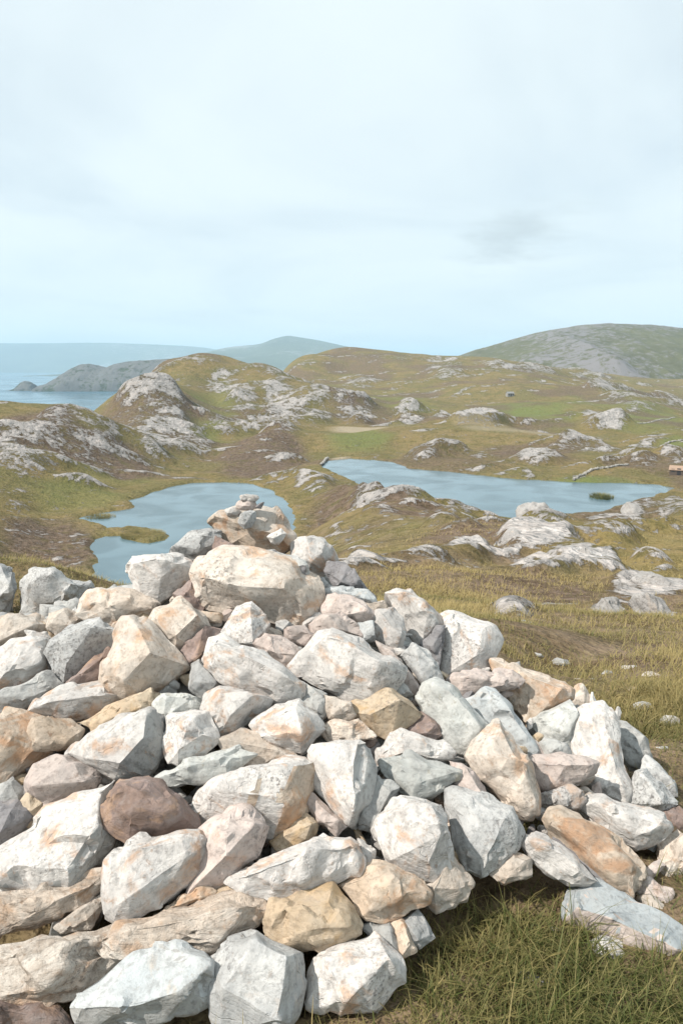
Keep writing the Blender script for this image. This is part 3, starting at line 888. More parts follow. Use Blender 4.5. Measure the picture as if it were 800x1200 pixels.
def stone(name, mat, outline, label, inner=(), lift=0.0, where='pile', thick=1.0, cat='stone', group=None, rough=1.0, layered=None, tilt=0.35, grow_px=4.0, seed=None, depth=None, edge=None):
    o_ = np.array(outline, float)
    c = o_.mean(0)
    v = o_ - c
    o_ = c + v * (1 + grow_px / np.maximum(np.linalg.norm(v, axis=1, keepdims=True), 1))
    if depth is not None:
        h = at_y(c[0], c[1], depth); n = np.array([0, -0.5, 0.86])
    elif where == 'pile':
        h = hit_pile(*c); n = pile_n(h)
    else:
        h = hit_ground(c[0], c[1], 1.0); n = np.array([0, 0, 1.0])
    view = h - CAM; view /= np.linalg.norm(view)
    pn = -view * (1 - tilt) + n * tilt; pn /= np.linalg.norm(pn)
    P0 = h + n * lift

    def onplane(px, py):
        d = ray(px, py)
        return CAM + d * (np.dot(P0 - CAM, pn) / np.dot(d, pn))
    ring = np.array([onplane(*q) for q in o_])
    cen = ring.mean(0)
    rel = ring - cen
    w_, e_ = np.linalg.eigh(rel.T @ rel)
    ax_l = e_[:, 2]; ax_m = np.cross(pn, ax_l)
    ln = np.ptp(rel @ ax_l); wd = np.ptp(rel @ ax_m)
    w = min(ln, wd * 1.15)
    sd_ = seed if seed is not None else int(abs(c[0] * 131 + c[1] * 17)) % 99991
    rg = np.random.default_rng(sd_)
    pts = [tuple(p) for p in rel]
    for p in rel: pts.append(tuple(p * rg.uniform(0.9, 1.0) - pn * w * 0.22 * thick))
    for p in rel: pts.append(tuple(p * rg.uniform(0.55, 0.75) - pn * w * 0.55 * thick))
    if len(inner):
        for a, b_, hh in inner: pts.append(tuple(onplane(a, b_) - cen + pn * w * hh * 1.3))
    else:
        k = rg.integers(2, 5)
        a0 = rg.uniform(0, 6.28)
        slope = rg.uniform(-0.12, 0.16); slx = rg.uniform(-0.12, 0.12)
        for j in range(k):
            i = int((a0 / 6.28 + j / k) * len(rel)) % len(rel)
            s_ = rg.uniform(0.45, 0.8)
            p = rel[i] * s_
            hh = rg.uniform(0.20, 0.42) + slope * (p[2] / (w + 1e-6)) + slx * p[0] / (w + 1e-6)
            pts.append(tuple(p + pn * w * max(0.06, hh) * thick))
    # orientation: local x along the long axis, local z out of the face
    Rm = np.stack([ax_l, ax_m, pn], 1)
    if np.linalg.det(Rm) < 0: Rm[:, 1] *= -1
    loc = np.array(pts) @ Rm
    if layered is None: layered = {'S': 1.0, 'U': 0.15, 'O': 0.45, 'B': 0.25, 'V': 0.3, 'N': 0.4, 'L': 0.4}.get(mat, 0.12)
    tl = rg.uniform(-0.5, 0.5)
    lax = np.array([[1, 0, 0], [0, math.cos(tl), math.sin(tl)], [0, -math.sin(tl), math.cos(tl)]])
    dist = np.linalg.norm(h - CAM)
    cell = max(dist * 3.4 / F, ln / 46)
    me = rock_mesh(name, loc, rough, cell, sd_, 4, layered, lax)
    ob = add(name, me, M[mat])
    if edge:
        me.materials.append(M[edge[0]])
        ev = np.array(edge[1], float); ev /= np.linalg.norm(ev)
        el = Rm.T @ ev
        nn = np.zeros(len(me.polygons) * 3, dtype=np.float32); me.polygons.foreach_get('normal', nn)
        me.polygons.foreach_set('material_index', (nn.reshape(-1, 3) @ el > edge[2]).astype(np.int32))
    ob.matrix_world = Matrix([[*Rm[0], cen[0]], [*Rm[1], cen[1]], [*Rm[2], cen[2]], [0, 0, 0, 1]])
    tag(ob, label, cat, group)
    return ob


# (material, lift, outline in photo pixels, label, ridge points (px, py, height))
ST = [
('C', .05, [(249,611),(262,601),(280,597),(305,592),(320,597),(332,606),(342,627),(340,645),(320,648),(297,648),(272,636),(255,624)], 'thick summit slab with a grey top and orange layered edge, carrying small pebbles', [(252,610,.12),(300,632,.25),(325,636,.22),(300,600,.05)]),
('L', .02, [(199,646),(225,626),(245,621),(255,625),(257,636),(235,650),(228,656),(205,652)], 'low cream speckled stone tucked under the orange edge of the summit slab', []),
('N', .03, [(254,630),(275,641),(262,647),(252,642)], 'small rusty brown wedge under the orange edge of the summit slab', []),
('W', .03, [(151,664),(158,654),(180,652),(205,650),(222,657),(228,668),(224,682),(205,692),(185,704),(168,704),(159,692),(152,676)], 'bright white rounded boulder against the small loch, beside the peach boulder', [(160,668,.28),(188,664,.34),(212,668,.26),(192,684,.24)]),
('C', .02, [(226,670),(230,660),(245,647),(262,643),(280,643),(300,648),(340,655),(360,665),(377,675),(380,690),(377,710),(365,722),(338,735),(320,732),(300,720),(265,716),(247,710),(237,700),(228,682)], 'largest boulder of the cairn, smooth peach top, directly under the flat grey slab', [(236,684,.22),(290,700,.30),(332,704,.34),(334,690,.32),(300,668,.22),(260,660,.16)]),
('G', .10, [(294,652),(302,646),(330,650),(350,656),(361,669),(355,677),(325,685),(314,680)], 'flat grey slab lying on top of the big peach boulder', [(322,671,.22),(357,666,.20),(300,653,.1)]),
('W', .0, [(342,637),(352,631),(375,631),(388,642),(391,655),(380,668),(362,666),(345,652)], 'rounded white crusted stone behind the flat grey slab near the summit', []),
('D', .0, [(383,670),(387,661),(405,662),(422,682),(430,692),(438,700),(415,693),(395,688)], 'dark grey smooth stone on the skyline beside the big peach boulder', []),
('B', .01, [(381,691),(395,689),(427,692),(440,702),(437,707),(420,706),(400,700),(382,697)], 'thin dark blue slate under the dark grey skyline stone', []),
('P', .02, [(379,715),(385,697),(395,695),(422,707),(437,721),(436,729),(425,731),(410,726),(385,721)], 'smooth pink elongated stone beneath the thin dark slate', []),
('C', .0, [(422,707),(447,706),(450,712),(437,718)], 'small flat cream stone at the tip of the smooth pink stone', []),
('W', .03, [(437,727),(442,717),(460,716),(470,725),(474,742),(470,757),(462,762),(447,756),(437,742)], 'upright white block scored with grooves beside the smooth pink stone', []),
('B', .0, [(414,732),(435,731),(437,747),(425,750)], 'small bluish white stone between the grooved block and the pitted stone', []),
('P', .0, [(365,732),(377,721),(397,720),(415,732),(422,745),(400,745),(370,742)], 'pinkish brown stone wedged behind the pitted white stone', []),
('P', .0, [(335,737),(355,735),(369,745),(357,755),(335,748)], 'small purplish wedge under the big peach boulder', []),
('W', .05, [(359,757),(372,740),(390,734),(410,745),(425,751),(450,767),(472,782),(470,800),(460,805),(447,815),(435,825),(412,822),(390,810),(367,802),(350,792),(341,780),(355,770)], 'large pitted white stone with pink rim and a rusty hollow', [(382,752,.26),(404,762,.30),(440,784,.28),(402,800,.18),(430,808,.16)]),
('W', .03, [(454,697),(467,692),(482,695),(495,705),(515,722),(519,732),(507,747),(492,755),(480,742),(465,720)], 'bright white ridged block on the skyline above the streaked grey stone', [(470,702,.3),(496,728,.36),(490,712,.3),(505,735,.25)]),
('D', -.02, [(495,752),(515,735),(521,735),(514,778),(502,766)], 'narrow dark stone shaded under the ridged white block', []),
('L', .02, [(474,767),(484,756),(500,765),(512,780),(519,795),(507,812),(492,795),(478,775)], 'streaked pinkish grey stone below the ridged white block', []),
('V', .05, [(492,818),(495,803),(512,797),(525,800),(545,822),(570,852),(570,862),(552,882),(533,876),(515,861),(500,838)], 'long white and pale green stone sloping down to the big peach triangle', [(505,808,.25),(530,820,.3),(558,858,.25),(530,850,.22)]),
('W', .02, [(519,722),(527,718),(545,723),(577,735),(583,750),(575,768),(570,785),(535,788),(520,790),(516,760)], 'broad pale wrinkled slab on the skyline beside the ridged white block', [(530,735,.2),(560,745,.22),(555,775,.2)]),
('P', .03, [(522,797),(535,788),(577,787),(605,790),(613,797),(605,805),(570,807),(540,817),(530,807)], 'tan log shaped stone lying under the broad pale wrinkled slab', []),
('S', .03, [(577,775),(590,772),(602,782),(632,787),(660,795),(670,808),(667,820),(655,822),(650,825),(637,835),(620,844),(607,832),(590,812),(580,790)], 'layered schist block with a splintered orange front edge', [(592,786,.15),(615,800,.25),(652,815,.25),(640,795,.12)]),
('V', -.01, [(620,845),(640,835),(667,820),(674,830),(676,840),(667,855),(666,872),(652,875),(635,862)], 'smooth green grey plate under the splintered orange schist block', []),
('B', .01, [(542,822),(570,806),(582,810),(595,827),(615,850),(630,882),(620,885),(605,865),(585,845),(567,845)], 'long bluish white wedge between the green white stone and the schist block', [(568,815,.2),(585,825,.28),(612,860,.2)]),
('C', .07, [(550,887),(562,875),(577,847),(585,845),(600,860),(615,885),(632,927),(632,952),(627,960),(615,957),(600,947),(575,925),(560,907)], 'big smooth peach triangular stone pointing up the slope', [(565,890,.22),(585,862,.2),(605,900,.3),(622,945,.2)]),
('G', .0, [(632,872),(640,868),(660,873),(666,883),(640,888)], 'small grey stone between the green grey plate and the pink wedge', []),
('P', .05, [(619,890),(625,884),(667,885),(697,895),(695,902),(675,917),(642,925),(627,920)], 'pink wedge shaped stone with a mossy underside beside the horned stone', [(626,898,.25),(660,902,.3),(688,900,.2)]),
('W', .06, [(666,855),(672,842),(682,835),(695,836),(707,825),(716,840),(725,867),(735,902),(745,927),(732,942),(710,932),(692,922),(675,890)], 'tall white upright stone with a pointed horn at its top', [(680,850,.2),(705,838,.1),(710,880,.25),(725,925,.2)]),
('G', .0, [(717,844),(735,847),(755,865),(763,885),(762,897),(740,895),(727,875)], 'rounded grey slab leaning behind the horned white stone', []),
('L', -.01, [(758,888),(775,903),(786,915),(790,930),(775,928),(750,907)], 'thin grey stone on the outer edge next to the rounded grey slab', []),
('L', .02, [(745,907),(757,905),(775,925),(793,938),(792,943),(775,950),(750,947),(737,940),(745,927)], 'lichen speckled pale stone at the foot of the horned white stone', []),
('W', .02, [(634,930),(667,922),(682,928),(685,937),(677,945),(650,946),(634,942)], 'small white log shaped stone under the pink wedge', []),
('W', .06, [(676,947),(692,935),(710,936),(750,950),(775,952),(783,970),(770,980),(747,996),(732,990),(720,972),(700,960)], 'broad cream white slab jutting out over the orange log stone', [(695,945,.22),(735,962,.28),(770,970,.25),(742,985,.2)]),
('B', -.01, [(755,993),(784,971),(783,982),(770,994)], 'thin pale tip poking out beneath the broad cream white slab', []),
('O', .06, [(637,962),(647,950),(660,949),(682,960),(720,985),(745,1005),(751,1015),(748,1035),(740,1055),(725,1048),(710,1030),(690,1008),(665,990),(642,975)], 'long orange tan log stone above the blue slab', [(650,962,.3),(690,985,.35),(735,1020,.3),(672,985,.2),(715,1028,.2)]),
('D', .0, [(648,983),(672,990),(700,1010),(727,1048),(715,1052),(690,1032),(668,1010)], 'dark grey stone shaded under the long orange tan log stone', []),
('W', .06, [(612,990),(617,980),(630,978),(655,990),(680,1010),(700,1032),(690,1036),(667,1035),(642,1020),(625,1005)], 'white elongated stone at the grass edge above the blue slab', [(622,988,.28),(655,1003,.32),(685,1030,.22)]),
('S', .02, [(772,990),(792,972),(806,980),(806,1010),(797,1040),(785,1044),(775,1035),(778,1010)], 'upright cream stone with vertical streaks at the outer foot of the cairn', []),
('N', .0, [(778,952),(795,948),(808,958),(804,980),(785,972)], 'brownish stone above the upright streaked stone', []),
('P', .01, [(750,1022),(770,1009),(778,1015),(762,1030)], 'small pink stone between the log stone and the upright streaked stone', []),
('P', .02, [(748,1035),(758,1030),(787,1045),(781,1061),(765,1056),(748,1048)], 'squarish pink block behind the blue slab', []),
('C', .01, [(748,1055),(757,1045),(775,1060),(781,1074),(762,1068)], 'pale wedge lying against the blue slab under the pink block', []),
('L', .03, [(524,928),(532,925),(540,937),(570,945),(582,937),(597,947),(610,975),(602,995),(580,1012),(562,1022),(545,1017),(535,990),(533,970)], 'white stone streaked with dark grey below the peach triangular stone', [(560,965,.25),(590,965,.28),(570,1005,.2),(545,990,.2)]),
('P', .05, [(532,917),(527,892),(540,895),(555,910),(577,940),(575,947),(562,950),(542,937)], 'grey pink oval stone between the green slab and the peach triangle', []),
('V', .05, [(447,892),(467,886),(480,884),(505,890),(542,902),(544,910),(532,917),(505,927),(482,935),(470,925),(455,910)], 'wide smooth green grey slab in the middle of the slope', [(462,895,.14),(500,900,.2),(534,908,.18),(485,922,.16)]),
('W', .01, [(444,892),(445,880),(460,860),(475,859),(515,870),(531,882),(528,890),(505,890),(470,887)], 'pinkish white stone lying above the wide green grey slab', []),
('T', .02, [(414,835),(417,825),(435,818),(450,811),(475,822),(495,837),(480,848),(455,863),(440,858),(425,845)], 'ochre brown rounded stone under the large pitted white stone', []),
('N', -.01, [(493,838),(512,850),(516,862),(500,867),(468,861),(480,848)], 'brown rough stone beside the ochre rounded stone', []),
('W', .04, [(296,850),(325,827),(350,824),(375,845),(378,855),(365,865),(352,882),(330,875),(305,862)], 'sharp angular white stone below the long white log stone', [(318,845,.25),(345,838,.3),(352,865,.3),(330,865,.22)]),
('C', .0, [(255,867),(285,852),(297,857),(340,880),(352,887),(330,897),(297,902),(280,897)], 'pale flat triangular stone under the sharp angular white stone', []),
('V', .03, [(184,912),(197,902),(230,890),(277,875),(299,885),(280,902),(245,917),(200,920)], 'blue green leaf shaped flake beside the cream block', [(200,908,.2),(240,896,.3),(285,888,.2)]),
('W', .05, [(194,870),(196,842),(203,836),(242,837),(255,867),(237,882),(210,897),(199,892)], 'cream white squarish block above the blue green flake', [(204,850,.25),(225,850,.32),(240,866,.25),(210,884,.25)]),
('V', .0, [(183,825),(192,815),(235,816),(240,835),(205,838),(188,847)], 'mossy stained stone above the cream squarish block', []),
('W', .03, [(239,830),(245,815),(260,806),(300,815),(322,820),(310,835),(280,857),(257,862),(250,850)], 'white stone with a sharp lit facet beneath the long white log', [(258,818,.3),(296,822,.34),(270,846,.34)]),
('L', .0, [(225,805),(226,779),(234,777),(255,795),(257,805),(237,817)], 'small grey and white wedge at the end of the long white log', []),
('W', .07, [(236,772),(245,747),(262,745),(295,762),(335,785),(355,800),(357,815),(350,821),(320,820),(287,810),(262,800),(242,782)], 'long white log shaped stone lying across the upper slope', [(252,760,.3),(300,782,.4),(345,805,.28),(280,795,.22)]),
('W', .05, [(260,740),(275,715),(295,706),(310,720),(314,732),(305,747),(297,757),(275,752)], 'egg shaped white stone above the long white log', []),
('P', .02, [(300,755),(312,742),(330,747),(352,765),(350,772),(335,780),(320,772)], 'rough pink stone between the egg shaped and the pitted stones', []),
('G', .0, [(353,824),(360,803),(380,815),(383,835),(372,843)], 'small grey stone beside the sharp angular white stone', []),
('C', .01, [(381,815),(410,825),(414,838),(400,848),(388,840)], 'small cream triangular stone beneath the large pitted stone', []),
('S', .0, [(379,857),(390,847),(420,844),(437,862),(410,870),(392,869)], 'splintered brown layered stone above the tall two toned stone', []),
('W', .06, [(364,887),(367,876),(420,870),(430,882),(435,902),(430,937),(417,967),(407,969),(392,945),(375,920)], 'tall triangular stone with a white face and a grey shaded side, tip downwards', [(372,884,.2),(419,876,.3),(413,905,.34),(412,955,.26)]),
('P', .02, [(361,942),(367,932),(405,967),(392,977),(375,962)], 'narrow pink bar of stone under the tall triangular stone', []),
('G', .02, [(420,960),(432,910),(455,917),(465,925),(450,947),(437,975),(422,970)], 'stack of thin grey brown plates beside the tall triangular stone', []),
('W', .07, [(439,970),(445,955),(462,936),(495,937),(515,945),(522,957),(526,990),(526,1015),(515,1030),(500,1030),(475,1022),(452,1010),(445,985)], 'large rounded white boulder below the wide green grey slab', [(462,955,.22),(500,950,.24),(512,985,.3),(475,1005,.25),(500,1018,.2)]),
('C', .0, [(510,1032),(524,1002),(540,1017),(552,1035),(545,1052),(512,1067),(497,1052),(498,1035)], 'cream stone at the grass edge under the large rounded white boulder', []),
('W', .07, [(265,1032),(287,1015),(320,1000),(360,986),(408,979),(422,988),(428,1005),(425,1019),(395,1036),(360,1041),(325,1053),(290,1048)], 'long white boat shaped stone above the tan rounded stone', [(290,1028,.25),(350,1005,.34),(410,995,.28),(380,1025,.22),(320,1040,.2)]),
('W', .01, [(420,985),(438,997),(432,1017),(424,1015)], 'small white chip at the end of the boat shaped stone', []),
('T', .03, [(305,1080),(320,1055),(360,1038),(388,1036),(412,1067),(423,1082),(422,1095),(397,1110),(360,1117),(345,1110),(320,1105)], 'tan rounded stone half shaded by the boat shaped stone', [(335,1070,.22),(385,1060,.26),(405,1090,.24),(360,1095,.25)]),
('O', .05, [(397,1037),(427,1016),(457,1017),(482,1027),(502,1047),(499,1057),(477,1067),(447,1077),(425,1075),(412,1057)], 'rust orange oval stone beside the tan rounded stone', [(425,1032,.25),(460,1032,.3),(485,1048,.22),(440,1060,.25)]),
('L', .0, [(470,1080),(490,1068),(508,1098),(490,1110),(478,1102)], 'small pale stone in the grass under the rust orange stone', []),
('O', .01, [(457,1082),(470,1076),(477,1087),(486,1112),(467,1122),(464,1100)], 'small orange chunk standing in the grass under the rust orange stone', []),
('G', .0, [(424,1085),(456,1082),(466,1100),(466,1118),(445,1108)], 'small grey stone between the orange chunk and the tan stone', []),
('W', .01, [(362,1142),(370,1122),(392,1110),(437,1095),(467,1125),(472,1150),(440,1182),(400,1190),(365,1178)], 'white ribbed boulder half sunk in grass under the tan stone', []),
('L', .03, [(247,1120),(270,1105),(300,1096),(320,1107),(350,1120),(353,1150),(345,1185),(330,1215),(260,1215),(245,1170)], 'dark grey lichen crusted boulder with grass growing in front', []),
('B', .07, [(77,1180),(92,1160),(120,1140),(155,1115),(180,1107),(205,1110),(237,1115),(252,1125),(250,1160),(247,1170),(225,1183),(180,1199),(110,1208),(88,1203)], 'pale blue slab with a grey shaded front edge beside the lichen crusted boulder', [(98,1184,.18),(160,1184,.26),(208,1168,.28),(246,1135,.2),(180,1120,.12)]),
('S', .03, [(-15,1110),(45,1100),(105,1085),(150,1077),(168,1080),(172,1100),(130,1130),(95,1160),(75,1173),(12,1176),(-15,1172)], 'wide peach schist stone with wavy layers behind the pale blue slab', [(20,1120,.2),(90,1110,.26),(60,1160,.22)]),
('S', .04, [(105,1108),(140,1083),(180,1074),(230,1062),(277,1049),(310,1055),(320,1067),(307,1080),(302,1090),(280,1102),(247,1117),(205,1111),(160,1114),(125,1124)], 'long streaky blue white stone lying over the pale blue slab', [(160,1092,.22),(230,1078,.3),(290,1065,.26),(255,1105,.18)]),
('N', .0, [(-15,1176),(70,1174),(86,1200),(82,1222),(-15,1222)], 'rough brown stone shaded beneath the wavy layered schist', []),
('O', .03, [(180,1074),(200,1060),(240,1036),(252,1045),(247,1052),(205,1066)], 'thin orange flake wedged under the white veined stone', []),
('T', .01, [(243,1054),(262,1035),(278,1045),(282,1052)], 'small tan stone behind the long streaky blue white stone', []),
('W', .05, [(-15,1008),(0,992),(25,970),(55,947),(105,927),(135,912),(128,940),(124,968),(135,985),(104,1022),(88,1045),(78,1051),(45,1047),(-15,1041)], 'huge white block with an orange patch and a grey shaded side', [(5,1000,.12),(60,955,.12),(118,938,.16),(114,975,.2),(84,1026,.22),(20,1020,.18)]),
('N', .10, [(120,965),(122,945),(130,925),(142,912),(160,911),(187,917),(215,938),(228,955),(230,972),(200,977),(165,982),(150,988),(135,980)], 'dark rusty brown boulder resting on the huge white block', [(150,925,.3),(175,938,.36),(160,955,.32),(205,955,.26)]),
('W', .09, [(122,1070),(125,1045),(128,1010),(150,985),(165,978),(215,974),(235,977),(250,985),(248,1000),(230,1025),(205,1050),(190,1065),(160,1078),(135,1077)], 'white stone crossed by thin pale veins under the brown boulder', [(150,1000,.18),(215,988,.2),(220,1010,.2),(150,1058,.2)]),
('P', .07, [(232,977),(245,965),(267,946),(287,943),(297,950),(315,970),(300,1005),(285,1012),(260,1034),(245,1032),(218,1047),(240,1005)], 'tan pink angular stone leaning on the orange ended white stone', [(270,958,.25),(298,972,.25),(265,1010,.3)]),
('W', .03, [(230,950),(235,932),(240,920),(260,910),(295,901),(330,895),(355,890),(373,892),(377,907),(367,932),(350,960),(335,975),(318,983),(300,975),(265,966),(240,962)], 'big white boulder with lichen specks and an orange end', [(252,930,.26),(300,912,.3),(350,905,.3),(335,945,.32)]),
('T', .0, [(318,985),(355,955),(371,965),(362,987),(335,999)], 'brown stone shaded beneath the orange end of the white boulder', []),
('P', .03, [(32,915),(42,895),(67,884),(95,891),(117,897),(120,907),(110,925),(80,936),(50,942),(35,928)], 'smooth pale pink rounded stone behind the huge white block', []),
('W', .05, [(81,882),(107,860),(140,844),(177,832),(190,837),(194,865),(185,897),(172,911),(135,912),(115,895)], 'sharp white shard with a grey shaded end behind the brown boulder', [(105,875,.12),(174,838,.22),(171,872,.3),(142,902,.24)]),
('O', .01, [(-15,840),(0,836),(25,834),(55,839),(60,855),(58,880),(35,895),(15,912),(0,922),(-15,926)], 'orange and cream layered stone beside the pale pink rounded stone', []),
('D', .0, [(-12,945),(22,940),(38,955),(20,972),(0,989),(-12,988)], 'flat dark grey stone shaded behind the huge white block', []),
('G', -.01, [(-12,925),(15,918),(32,928),(25,942),(-12,947)], 'grey stone lying on the flat dark grey one', []),
('T', .0, [(24,943),(35,928),(52,942),(38,956)], 'small tan stone below the pale pink rounded stone', []),
('O', .03, [(30,867),(40,842),(82,842),(95,855),(88,870),(67,878),(37,875)], 'grey stone with an orange side above the pale pink rounded stone', []),
('W', .02, [(30,835),(55,815),(75,805),(100,800),(115,798),(148,815),(130,830),(105,842),(80,846),(65,838)], 'flat white stone under the peach faced triangular block', []),
('T', .0, [(92,846),(112,845),(150,817),(177,806),(182,830),(140,848),(112,857)], 'smooth ochre stone under the peach faced triangular block', []),
('C', .06, [(117,797),(125,767),(142,742),(145,727),(165,723),(185,740),(205,765),(221,780),(195,800),(165,812),(150,815),(127,808)], 'peach faced triangular block with a crack across its corner', [(128,790,.18),(158,732,.16),(180,775,.3),(150,803,.22)]),
('L', .05, [(52,765),(60,750),(82,737),(117,726),(140,740),(137,755),(125,762),(100,782),(75,803),(62,785)], 'white stone with a grey lichen crusted end above the dark brown wedge', [(72,755,.22),(112,742,.26),(80,785,.2)]),
('N', .02, [(72,808),(95,785),(125,761),(128,768),(115,795),(92,811)], 'dark brown wedge between the peach block and the grey crusted stone', []),
('G', .02, [(-12,822),(15,807),(57,787),(72,802),(45,820),(22,833),(-12,836)], 'pale grey oblong block below the white and peach stone', []),
('W', .03, [(-15,772),(15,752),(32,747),(54,750),(58,765),(57,782),(30,795),(0,810),(-15,814)], 'white stone with a peach underside beside the grey crusted stone', []),
('C', .0, [(-15,737),(12,722),(40,720),(62,732),(50,745),(25,750),(0,762),(-15,767)], 'cream speckled stone on the far skyline by the grey bedrock', []),
('W', .03, [(32,740),(52,742),(60,748),(37,750)], 'thin flat white flake on the cream speckled skyline stone', []),
('C', .01, [(57,735),(60,720),(77,714),(90,721),(88,737),(70,744)], 'small peach stone between the skyline slab and the cream speckled stone', []),
('C', .03, [(91,720),(100,700),(110,691),(150,691),(160,700),(187,707),(180,717),(160,726),(135,731),(100,726)], 'wide flat topped cream slab on the skyline below the bright white boulder', [(103,708,.15),(155,706,.2),(130,718,.25)]),
('C', .04, [(175,732),(183,716),(212,701),(240,722),(243,735),(225,758),(207,766),(190,752)], 'pitted cream cube between the peach block and the egg shaped stone', [(190,728,.2),(214,710,.15),(232,728,.25),(208,752,.28)]),
('N', .0, [(212,764),(240,735),(262,740),(247,757),(230,780),(215,775)], 'grey brown stone standing in for the shadow side of the pitted cream cube', []),  # dark block painting in the shadow side of the cream cube
('N', .0, [(205,696),(225,683),(242,702),(234,715),(212,704)], 'brown stone between the bright white and the big peach boulders', []),
('O', .0, [(238,717),(258,720),(257,729),(240,726)], 'little orange chip under the big peach boulder', []),
('P', .0, [(440,752),(460,762),(480,790),(491,812),(480,814),(465,787)], 'narrow pinkish brown stone between the pitted and streaked stones', []),
('G', .0, [(450,812),(470,800),(481,813),(465,818)], 'small grey stone at the lower corner of the pitted stone', []),
('C', -.01, [(575,1022),(600,1000),(622,1006),(620,1024),(592,1034)], 'cream broken stone at the grass edge below the dark streaked stone', []),
('S', .02, [(-15,1045),(37,1047),(80,1050),(100,1037),(122,1022),(122,1036),(100,1058),(70,1072),(45,1081),(0,1098),(-15,1100)], 'splintered layered schist jutting out under the huge white block', [(10,1062,.2),(70,1058,.25),(105,1042,.2)]),
('C', -.02, [(65,1084),(100,1068),(118,1048),(128,1050),(112,1077),(105,1086),(72,1092)], 'pale stone deep in the gap under the splintered schist', []),
]
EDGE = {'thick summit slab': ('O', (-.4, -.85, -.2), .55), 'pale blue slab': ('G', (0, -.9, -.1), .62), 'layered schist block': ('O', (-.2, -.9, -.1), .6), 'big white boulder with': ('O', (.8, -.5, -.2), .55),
        'huge white block': ('G', (.9, -.3, -.2), .6), 'sharp white shard': ('G', (.8, -.5, -.1), .6), 'tall triangular': ('G', (.95, -.2, 0), .6), 'flat grey slab': ('D', (0, -.9, -.2), .75)}  # grey and dark entries put shade into the colour; orange is the rock's own
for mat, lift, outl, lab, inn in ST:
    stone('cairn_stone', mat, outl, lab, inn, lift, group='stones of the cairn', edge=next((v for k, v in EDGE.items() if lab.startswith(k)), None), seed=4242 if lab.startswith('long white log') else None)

# small pebbles set on the summit slab
PB_ = [('W', .15, [(280,581),(283,579),(300,580),(303,584),(300,587),(282,586)], 'flat white pebble topping the little stack on the summit slab'),
       ('P', .14, [(276,591),(281,586),(298,586),(301,592),(296,597),(281,597)], 'rounded pinkish pebble in the middle of the little summit stack'),
       ('W', .13, [(263,599),(270,594),(280,596),(284,600),(278,604),(266,604)], 'oval white pebble lying by the little summit stack'),
       ('L', .13, [(279,612),(282,603),(292,597),(300,599),(300,609),(294,618),(286,620)], 'knobbly purple white pebble in front of the little summit stack'),
       ('D', .12, [(298,596),(303,590),(310,588),(306,596)], 'thin dark flake sticking out of the little summit stack'),
       ('W', .13, [(312,629),(329,619),(336,625),(326,638),(318,636)], 'small white three cornered pebble on the corner of the summit slab')]
for mat, lift, outl, lab in PB_:
    stone('pebble', mat, outl, lab, (), 0.0, group='pebbles on the summit slab', cat='pebble', grow_px=.3, depth=3.3 if outl[0][1] > 600 else 3.36)

# stones lying in the grass
GS = [('U', .10, [(662,1080),(665,1040),(677,1034),(692,1032),(720,1047),(730,1055),(755,1060),(780,1075),(800,1085),(822,1096),(822,1130),(800,1126),(775,1123),(740,1113),(710,1106),(687,1093)], 'big smooth blue slab with a pinkish broken edge lying in grass', [(678,1070,.2),(683,1042,.14),(712,1080,.24),(752,1101,.26),(800,1122,.2),(725,1062,.14)]),
      ('W', .0, [(688,1104),(705,1099),(725,1105),(737,1117),(730,1129),(710,1134),(695,1124)], 'white quartz lump in the grass under the blue slab', []),
      ('G', -.01, [(605,1140),(622,1140),(639,1152),(637,1162),(625,1158),(613,1148)], 'grey stone sunk in open grass away from the cairn', []),
      ('P', -.02, [(635,1094),(648,1088),(660,1094),(655,1104),(640,1104)], 'pinkish stone nearly hidden in grass beside the blue slab', [])]
for mat, lift, outl, lab, inn in GS:
    stone('grass_stone', mat, outl, lab, inn, lift, where='ground', group='stones in the grass', tilt=0.3, edge=('P', (-.3, -.9, 0), .6) if mat == 'U' else None)

# bedrock knobs beside and beyond the cairn
BR = [([(-20,672),(0,665),(16,668),(19,690),(14,715),(0,735),(-20,735)], 'grey fissured bedrock at the end of the skyline with a grassy crack beside it'),
      ([(26,720),(30,690),(38,670),(60,672),(85,680),(104,688),(104,700),(90,712),(60,722)], 'grey white pitted bedrock block beside the grassy crack'),
      ([(56,722),(60,704),(80,698),(97,702),(98,718),(86,728),(66,732)], 'low grey bedrock lump against the wide flat topped cream slab')]
for outl, lab in BR:
    stone('bedrock', 'L', outl, lab, (), 0.0, depth=6.3, cat='bedrock', rough=3.0, layered=1.0, group='bedrock behind the cairn', thick=1.3)
OC = [([(490,652),(500,645),(520,650),(528,660),(512,664),(494,662)], 'white bedrock knob with grass between it and the cairn'),
      ([(575,636),(600,626),(628,632),(650,648),(668,664),(648,668),(622,662),(600,650)], 'long whitish bedrock ridge slanting across the slope'),
      ([(655,650),(680,648),(705,660),(735,672),(732,684),(706,684),(680,676)], 'pale bedrock slab continuing the slanting ridge'),
      ([(628,632),(645,624),(660,632),(652,640),(640,642)], 'small bedrock knob on top of the slanting ridge'),
      ([(700,715),(706,704),(722,704),(730,714),(722,728),(706,728)], 'rounded dark crusted boulder with grass around it'),
      ([(738,706),(752,700),(772,706),(788,720),(776,730),(752,728)], 'speckled white bedrock hump beside the dark crusted boulder'),
      ([(735,684),(755,674),(775,682),(800,690),(806,704),(780,706),(752,698)], 'flat bedrock shelf above the speckled hump'),
      ([(728,602),(734,594),(744,593),(750,600),(744,606),(732,606)], 'lone grey boulder standing near the loch shore'),
      ([(606,598),(620,591),(636,594),(640,602),(624,606),(610,606)], 'white bedrock at the near loch shore')]
